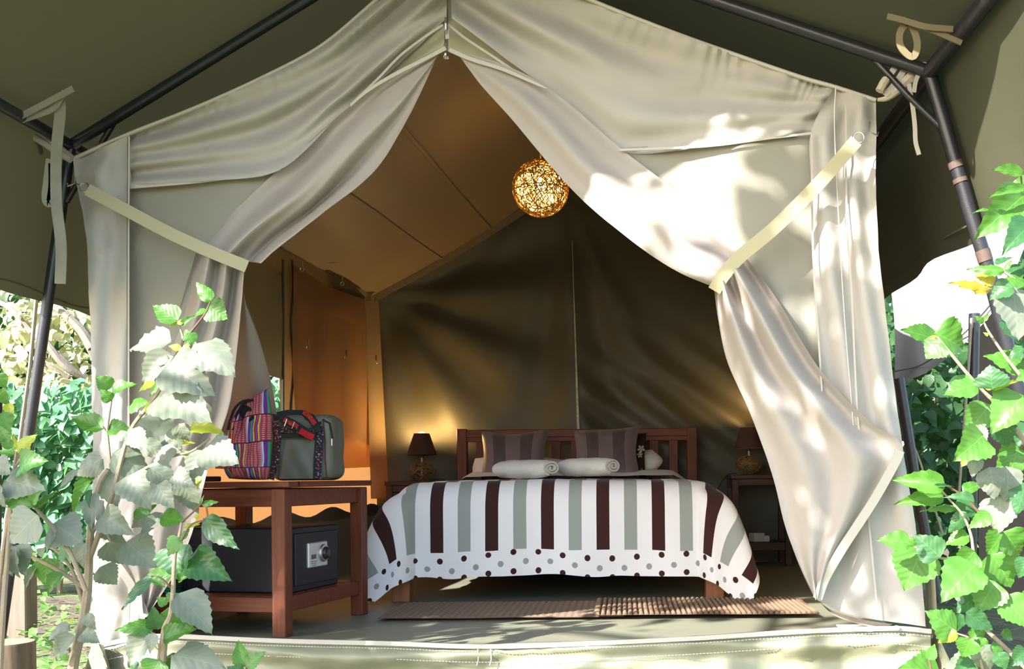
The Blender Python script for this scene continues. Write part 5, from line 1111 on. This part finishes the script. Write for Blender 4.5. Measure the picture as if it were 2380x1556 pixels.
shrub('hibiscus_shrub', 'big green hibiscus branches spreading in from the right edge beside the tent', YR,
    [([(2470, 1700), (2440, 1300), (2425, 900), (2410, 500), (2400, 300)], 0.016, 0.008), ([(2425, 1100), (2340, 965), (2275, 900), (2195, 805), (2178, 782)], 0.007, 0.003), ([(2412, 690), (2345, 640), (2312, 620)], 0.005, 0.002), ([(2418, 930), (2345, 840), (2300, 775), (2286, 748)], 0.005, 0.0025), ([(2430, 1420), (2330, 1385), (2240, 1312), (2180, 1296), (2125, 1272)], 0.006, 0.003),
     ([(2270, 1330), (2262, 1280), (2256, 1242), (2238, 1198), (2205, 1160), (2182, 1132)], 0.005, 0.002), ([(2300, 1220), (2240, 1155), (2190, 1125)], 0.004, 0.002), ([(2430, 1600), (2340, 1510), (2292, 1465)], 0.007, 0.005), ([(2300, 1640), (2280, 1540), (2260, 1490), (2222, 1472)], 0.005, 0.002), ([(2180, 1640), (2162, 1548), (2158, 1532)], 0.004, 0.002), ([(2410, 540), (2380, 460), (2372, 398)], 0.004, 0.002), ([(2420, 1000), (2370, 1045)], 0.004, 0.002)],
    [(2374, 399, 2307, 392, .38, 'g'), (2405, 426, 2346, 424, .55, 'g'), (2388, 440, 2297, 453, .22, 'g'), (2378, 456, 2279, 542, .58, 'g'), (2298, 490, 2261, 492, .25, 'g'), (2398, 520, 2335, 577, .6, 'k'), (2350, 505, 2392, 535, .5, 'g'), (2332, 629, 2248, 620, .3, 'g'), (2312, 650, 2267, 640, .85, 'o'), (2302, 671, 2217, 648, .28, 'o'), (2312, 612, 2354, 597, .35, 'k'), (2337, 626, 2351, 602, .45, 'g'), (2345, 640, 2388, 604, .6, 'k'), (2352, 666, 2298, 692, .85, 'k'), (2340, 646, 2405, 666, .65, 'g'), (2354, 672, 2370, 792, .85, 'd'), (2340, 740, 2375, 800, .8, 'k'),
     (2178, 790, 2096, 764, .58, 'g'), (2178, 776, 2250, 812, 1.0, 'g'), (2186, 796, 2150, 832, 1.2, 'g'), (2176, 780, 2146, 790, .3, 'y'), (2190, 797, 2232, 794, .2, 'y'), (2286, 750, 2267, 734, .5, 'g'), (2286, 746, 2299, 729, .5, 'g'), (2295, 782, 2286, 772, .6, 'y'), (2395, 856, 2288, 824, .62, 'g'), (2306, 902, 2300, 848, 1.3, 'k'), (2268, 893, 2193, 916, .78, 'g'), (2302, 906, 2279, 890, .4, 'y'), (2306, 906, 2372, 880, .24, 'y'), (2395, 870, 2360, 885, .6, 'g'), (2400, 800, 2345, 830, .6, 'k'),
     (2298, 944, 2244, 1011, .78, 'g'), (2376, 924, 2303, 999, .85, 'g'), (2284, 1014, 2226, 1068, .85, 'g'), (2262, 1050, 2236, 1082, .8, 'y'), (2268, 998, 2292, 1038, .85, 'd'), (2322, 982, 2346, 1042, .85, 'k'), (2376, 1050, 2312, 1098, .85, 'g'), (2362, 1052, 2346, 1110, 1.0, 'g'), (2340, 1088, 2346, 1168, .9, 'd'), (2300, 1090, 2318, 1165, .8, 'd'), (2325, 1158, 2318, 1244, .9, 'd'), (2384, 1126, 2364, 1194, .75, 'k'), (2392, 990, 2360, 1040, .8, 'k'), (2270, 1060, 2262, 1110, .7, 'd'),
     (2192, 1132, 2075, 1110, .42, 'g'), (2190, 1152, 2083, 1169, .36, 'g'), (2228, 1178, 2140, 1180, .24, 'g'), (2170, 1134, 2217, 1128, .2, 'k'), (2240, 1143, 2287, 1121, .55, 'g'), (2262, 1166, 2198, 1150, .4, 'k'), (2224, 1174, 2300, 1188, .52, 'k'), (2300, 1198, 2250, 1228, .6, 'g'), (2245, 1194, 2204, 1242, .55, 'k'), (2250, 1247, 2195, 1264, .78, 'g'), (2113, 1263, 2039, 1253, .6, 'g'), (2122, 1271, 2122, 1246, .65, 'g'), (2183, 1294, 2126, 1243, .85, 'k'), (2142, 1280, 2101, 1374, .98, 'g'),
     (2264, 1284, 2217, 1333, .85, 'g'), (2330, 1238, 2296, 1292, .9, 'g'), (2336, 1240, 2378, 1294, .9, 'g'), (2305, 1288, 2356, 1366, .95, 'g'), (2264, 1316, 2188, 1394, .78, 'g'), (2312, 1356, 2270, 1424, 1.0, 'g'), (2274, 1384, 2224, 1422, .9, 'k'), (2336, 1390, 2398, 1462, .75, 'g'), (2220, 1468, 2160, 1420, .8, 'g'), (2222, 1470, 2179, 1496, .55, 'y'), (2230, 1428, 2226, 1472, .65, 'k'), (2247, 1427, 2311, 1466, .55, 'k'), (2258, 1486, 2292, 1461, .8, 'g'), (2256, 1487, 2236, 1531, 1.0, 'g'), (2265, 1490, 2309, 1509, .62, 'g'), (2307, 1508, 2335, 1510, 1.0, 'g'), (2328, 1474, 2360, 1486, .7, 'g'),
     (2158, 1533, 2139, 1509, .75, 'g'), (2160, 1533, 2173, 1497, .65, 'g'), (2180, 1562, 2092, 1550, .7, 'g'), (2268, 1530, 2188, 1562, .55, 'd'), (2290, 1504, 2300, 1570, .9, 'd'), (2385, 1514, 2348, 1548, .85, 'k'), (2390, 1300, 2365, 1345, .8, 'k'), (2395, 1380, 2370, 1400, .8, 'g'), (2240, 1400, 2215, 1385, .6, 'd'), (2320, 1520, 2340, 1560, .8, 'k'), (2260, 1540, 2215, 1575, .8, 'k')], 0.12, P(2470, 1700, YR))

# ------------------------------------------------------------------ garden behind
def hleaf(name, mat):
    me = bpy.data.meshes.new(name)
    vs = [(0, 0, 0), (0, 0.5, 0.02), (0, 1, -0.15), (-0.30, 0.12, 0.07), (-0.40, 0.42, 0.08), (-0.2, 0.78, 0.0), (0.30, 0.12, 0.07), (0.40, 0.42, 0.08), (0.2, 0.78, 0.0)]
    fs = [(0, 1, 4, 3), (1, 2, 5, 4), (0, 6, 7, 1), (1, 7, 8, 2)]
    me.from_pydata(vs, [], fs); me.materials.append(mat); uv = me.uv_layers.new(name='UVMap')
    for l in me.loops: x, y, z = vs[l.vertex_index]; uv.data[l.index].uv = (0.5 + x, y)
    me.polygons.foreach_set('use_smooth', [True] * 4); return me, vs, fs
def foliage(mb_or_none, pts, vs, fs, size, rr, face, mb=None):
    mb = mb or MB()
    for p in pts:
        M = rand_basis(p, size * rr.uniform(0.6, 1.3), rr, face)
        mb.add([M @ Vector(v) for v in vs], fs, [(0.5 + v[0], v[1]) for v in vs])
    return mb
def rand_basis(p, s, rr, face):
    nrm = (Vector(face) + Vector((rr.gauss(0, 0.45), rr.gauss(0, 0.45), rr.gauss(0, 0.45)))).normalized()
    yv = Vector((rr.gauss(0, 0.7), rr.gauss(0, 0.4), -0.8 + rr.gauss(0, 0.5))); yv = (yv - nrm * yv.dot(nrm)).normalized(); xv = yv.cross(nrm)
    M = Matrix.Identity(4)
    for i in range(3): M[i][0] = xv[i] * s; M[i][1] = yv[i] * s; M[i][2] = nrm[i] * s; M[i][3] = p[i]
    return M
def hedge(name, label, cat, smp, n_ind, n_mass, size, mat, face, seed, base, branches=(), bm=None):
    t = thing(name, label, cat, base); rr = random.Random(seed); me, vs, fs = hleaf('leaf', mat)
    for k in range(n_ind):
        o = bpy.data.objects.new('leaf', me); COL.objects.link(o); o.parent = t
        o.matrix_basis = Matrix.Translation(-Vector(base)) @ rand_basis(smp(rr, True), size * rr.uniform(0.8, 1.3), rr, face)
    if n_mass: foliage(None, [smp(rr, False) for k in range(n_mass)], vs, fs, size, rr, face).build('foliage', mat, t, kind='stuff')
    for pts, r0, r1 in branches:
        A = cr_interp([tuple(p) for p in pts], len(pts) * 6); mb = MB(); mb.tube([Vector(a) for a in A], [r0 + (r1 - r0) * i / (len(A) - 1) for i in range(len(A))], 7); mb.build('branch', bm or m_stem, t)
    return t
m_h1 = leaf_mat('hedge creeper leaf', (0.10, 0.26, 0.14), (0.16, 0.36, 0.20), (0.3, 0.45, 0.28), 0.3, (0.20, 0.50, 0.15), 0.5)
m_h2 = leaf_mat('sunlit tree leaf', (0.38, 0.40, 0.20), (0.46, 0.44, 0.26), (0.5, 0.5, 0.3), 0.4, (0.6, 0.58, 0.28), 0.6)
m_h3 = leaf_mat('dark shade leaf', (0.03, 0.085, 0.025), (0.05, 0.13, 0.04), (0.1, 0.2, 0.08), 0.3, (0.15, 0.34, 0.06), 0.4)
m_h4 = leaf_mat('ground cover leaf', (0.10, 0.24, 0.05), (0.18, 0.34, 0.08), (0.3, 0.4, 0.15), 0.3, (0.3, 0.55, 0.1), 0.6)
m_bark = plain('grey bark', (0.20, 0.165, 0.13), 0.9, var=0.3, vscale=10, bstr=0.6, bscale=40)
def s_left(rr, near):
    x = rr.uniform(-6.2, -2.5); z = rr.uniform(0.45, 1.38) if near else rr.uniform(-0.1, 1.42)
    if near: x = rr.uniform(-4.95, -4.0); z = rr.uniform(0.5, 1.38)
    y = 8.0 + 0.25 * N3(x * 2, z * 2, 1) + (0 if near else rr.uniform(0.02, 0.7)); z += 0.12 * N3(x * 1.5, 0, 3)
    return Vector((x, y, z))
hedge('creeper_hedge', 'bright green creeper hedge behind the left side of the tent', 'hedge', s_left, 240, 5200, 0.105, m_h1, (-0.35, -0.8, 0.6), 31, (-4.4, 8.3, -0.3), [([(-5.5, 8.3, 0.2), (-4.6, 8.25, 0.5), (-3.9, 8.3, 0.62)], 0.012, 0.008), ([(-4.6, 8.4, -0.3), (-4.5, 8.35, 0.3), (-4.2, 8.3, 0.9)], 0.02, 0.012), ([(-4.0, 8.4, -0.3), (-4.1, 8.3, 0.4)], 0.016, 0.01)])
def s_tree(rr, near):
    if near: return P(rr.uniform(0, 205), rr.uniform(700, 900), 9.8 + rr.uniform(-0.3, 0.2))
    x = rr.uniform(-10.5, -2.0); z = rr.uniform(1.0, 4.6); y = 10.6 + rr.uniform(-0.7, 1.4); return Vector((x, y, z))
TY = 10.0
hedge('garden_tree', 'sunlit pale-leaved tree with grey branches beyond the creeper hedge', 'tree', s_tree, 240, 6500, 0.11, m_h2, (-0.4, -0.8, 0.5), 32, (-3.4, 10.6, -0.3),
    [([P(330, 1300, 10.4), P(300, 1050, 10.3), P(235, 850, TY - 0.3), P(190, 770, TY - 0.4), P(150, 730, TY - 0.4), P(95, 690, TY - 0.3)], 0.09, 0.03), ([P(200, 880, TY - 0.4), P(150, 850, TY - 0.5), P(105, 795, TY - 0.5), P(70, 770, TY - 0.4), P(20, 715, TY - 0.3), P(-40, 690, TY)], 0.04, 0.02), ([P(160, 880, TY - 0.4), P(110, 850, TY - 0.45), P(60, 830, TY - 0.4), P(-20, 832, TY - 0.3)], 0.025, 0.012), ([P(180, 870, TY - 0.45), P(140, 830, TY - 0.5), P(105, 797, TY - 0.5)], 0.03, 0.02), ([P(215, 810, TY - 0.5), P(190, 770, TY - 0.5), P(150, 730, TY - 0.5)], 0.045, 0.04)], m_bark)
def s_right(rr, near):
    if near: return P(rr.uniform(2085, 2260), rr.uniform(810, 1120), 7.0 + rr.uniform(-0.2, 0.1))
    x = rr.uniform(1.75, 5.5); z = rr.uniform(-0.1, 1.9); y = 7.2 + rr.uniform(-0.1, 0.9); return Vector((x, y, z))
hedge('shaded_hedge', 'dark leafy hedge in shade behind the right side of the tent', 'hedge', s_right, 220, 4200, 0.10, m_h3, (-0.3, -0.8, 0.6), 33, (3.0, 7.6, -0.3), [([(2.3, 7.5, -0.3), (2.4, 7.4, 0.4), (2.2, 7.3, 1.2)], 0.03, 0.015), ([(2.7, 7.5, -0.3), (2.6, 7.3, 0.6)], 0.025, 0.012)])
def s_far(rr, near):
    x = rr.uniform(-14, 12); z = rr.uniform(-0.2, 5.0); return Vector((x, 14 + rr.uniform(0, 1.5), z))
rr = random.Random(34); me, fv, ff = hleaf('leaf', m_h3)
foliage(None, [s_far(rr, False) for k in range(9000)], fv, ff, 0.32, rr, (-0.3, -0.8, 0.5)).build('background_foliage', m_h3, label='dense green woodland foliage far behind the tent', cat='foliage', kind='stuff', org=(-1, 14.5, -0.3))
# low plants on the ground
rr = random.Random(41); me, lv, lf = hleaf('leaf', m_h4); mb = MB()
for k in range(2600):
    left = k < 1700
    x, y = (rr.uniform(-4.6, -2.25), rr.uniform(3.6, 8.0)) if left else (rr.uniform(1.25, 4.0), rr.uniform(3.0, 7.4))
    if N3(x * 1.6, y * 1.6, 0) < (-0.12 if left else 0.15): continue
    M = rand_basis(Vector((x, y, -0.30 + rr.uniform(0, 0.10))), rr.uniform(0.03, 0.07), rr, (0, -0.2, 1)); mb.add([M @ Vector(v) for v in lv], lf, [(0.5 + v[0], v[1]) for v in lv])
mb.build('ground_cover', m_h4, label='small bright green weeds covering the ground beside the tent', cat='weeds', kind='stuff', org=(-3.4, 5.5, -0.3))
mb = MB()
for k in range(420):
    left = k < 220; x, y = (rr.uniform(-4.4, -2.3), rr.uniform(3.8, 7.8)) if left else (rr.uniform(1.25, 3.0), rr.uniform(3.0, 6.5)); a = rr.uniform(0, 6.3); L = rr.uniform(0.05, 0.2); z = -0.295 + rr.uniform(0, 0.03)
    mb.tube([(x, y, z), (x + L * math.cos(a), y + L * math.sin(a), z + rr.uniform(-0.01, 0.04))], 0.003, 4)
mb.build('leaf_litter', plain('dry twigs', (0.20, 0.15, 0.10), 0.95, var=0.4), label='dry twigs and litter scattered on the soil', cat='litter', kind='stuff', org=(-3, 5, -0.3))
# wooden post and stump at the left
pw = floor_pt(40, 1488, -0.31); po = MB(); po.box((pw.x, pw.y, pw.z + 0.19), (0.165, 0.165, 0.42), Matrix.Rotation(0.15, 3, 'Z'), 0.008)
po.build('timber_post', wood('weathered timber', (0.17, 0.125, 0.095), (0.30, 0.235, 0.19), 0.9, (16, 16, 1)), label='squat weathered square timber post by the left pole', cat='post', org=pw, smooth=False)
ps = P(15, 1493, 3.6); st = thing('log_stump', 'cut round log stump in the bottom left corner', 'stump', (ps.x, ps.y, -0.32)); rs = 60 * 3.6 / FOC
mb = MB(); mb.lathe((ps.x, ps.y, 0), [(rs * 1.05, -0.34), (rs * 1.02, -0.15), (rs, ps.z - 0.008), (rs * 0.96, ps.z)], 32); mb.build('trunk', wood('log bark', (0.10, 0.065, 0.04), (0.22, 0.16, 0.10), 0.9, (14, 14, 1)), st)
mb = MB(); mb.lathe((ps.x, ps.y, 0), [(rs * 0.96, ps.z), (rs * 0.5, ps.z + 0.003), (0, ps.z + 0.003)], 32); mb.build('cut_face', plain('mossy cut wood', (0.30, 0.27, 0.15), 0.9, var=0.4, vscale=20), st)
# neighbouring canopy at the right
nb = thing('neighbour_canopy', 'pale canvas canopy of a neighbouring tent behind the right pole', 'canopy', P(2200, 880, 5.6))
mb = MB(); A = patch([[(2060, 600, 6.2), (2150, 500, 5.9), (2250, 450, 5.6), (2420, 380, 5.2)], [(2078, 740, 6.2), (2150, 680, 5.9), (2260, 620, 5.6), (2400, 520, 5.2)], [(2080, 888, 6.15), (2150, 868, 5.9), (2245, 795, 5.55), (2330, 700, 5.2)]], 40, 24)
mb.grid([[P(a[0], a[1], a[2] + 0.02 * math.sin(i * 0.5)) for i, a in enumerate(r)] for r in A]); mb.build('sheet', m_neigh, nb)
mb = MB(); mb.tube([P(a[0], a[1] - 24, a[2] - 0.03) for a in A[-1]], 0.004, 5); mb.build('hem_seam', m_thread_d, nb)
mb = MB(); mb.grid([[P(x, y, 5.9 + 0.2 * (x - 2280) / 100) for x in (2275, 2300, 2330, 2380)] for y in (700, 820, 960, 1120, 1400)]); mb.build('wall_panel', canvas('dark neighbour wall', (0.10, 0.07, 0.05), transl=0.05), nb)

# ------------------------------------------------------------------ the shade tree standing left of the camera
rr = random.Random(77); me, lv, lf = hleaf('leaf', m_h3)
shade = thing('shade_tree', 'overhanging garden tree left of the viewpoint whose shadow dapples the tent', 'tree', (-4.2, -1.2, -0.3))
TG = [(Vector((0.45, 4.95, 0.08)), 0.30, 110), (Vector((-1.62, 3.87, 0.45)), 0.30, 95), (Vector((-1.66, 3.2, 0.42)), 0.34, 120), (Vector((-1.95, 3.1, 0.62)), 0.24, 45), (Vector((-1.2, 2.95, 0.32)), 0.25, 50), (Vector((0.70, 3.5, 0.95)), 0.40, 150), (Vector((0.62, 3.55, 0.45)), 0.26, 60), (Vector((0.55, 3.55, 1.6)), 0.30, 40), (Vector((0.95, 3.4, 0.5)), 0.3, 60)]
mb = MB()
ux = to_sun.cross(Vector((0, 0, 1))).normalized(); uy = ux.cross(to_sun)
br = []
for c, rad, n_ in TG:
    cc = c + to_sun * (5.6 + rr.uniform(-0.3, 0.3)); br.append(cc)
    for k in range(n_):
        p = cc + ux * rr.gauss(0, rad * 0.6) + uy * rr.gauss(0, rad * 0.6) + to_sun * rr.gauss(0, 0.25)
        M = rand_basis(p, rr.uniform(0.09, 0.16), rr, to_sun); mb.add([M @ Vector(v) for v in lv], lf, [(0.5 + v[0], v[1]) for v in lv])
mb.build('foliage', m_h3, shade, kind='stuff')
mb = MB(); mb.tube([(-4.2, -1.2, -0.35), (-4.15, -1.1, 1.2), (-4.0, -0.9, 2.6), (-3.6, -0.5, 3.6)], [0.14, 0.11, 0.09, 0.06], 8); mb.build('trunk', m_bark, shade)
for k, cc in enumerate(br):
    mb = MB(); a = Vector((-3.6, -0.5, 3.6)); mb.tube([a, a.lerp(cc, 0.5) + Vector((0, 0, 0.12)), cc, cc + ux * 0.3 * rr.uniform(-1, 1) + uy * 0.2], [0.045, 0.03, 0.015, 0.006], 6); mb.build('branch', m_bark, shade)
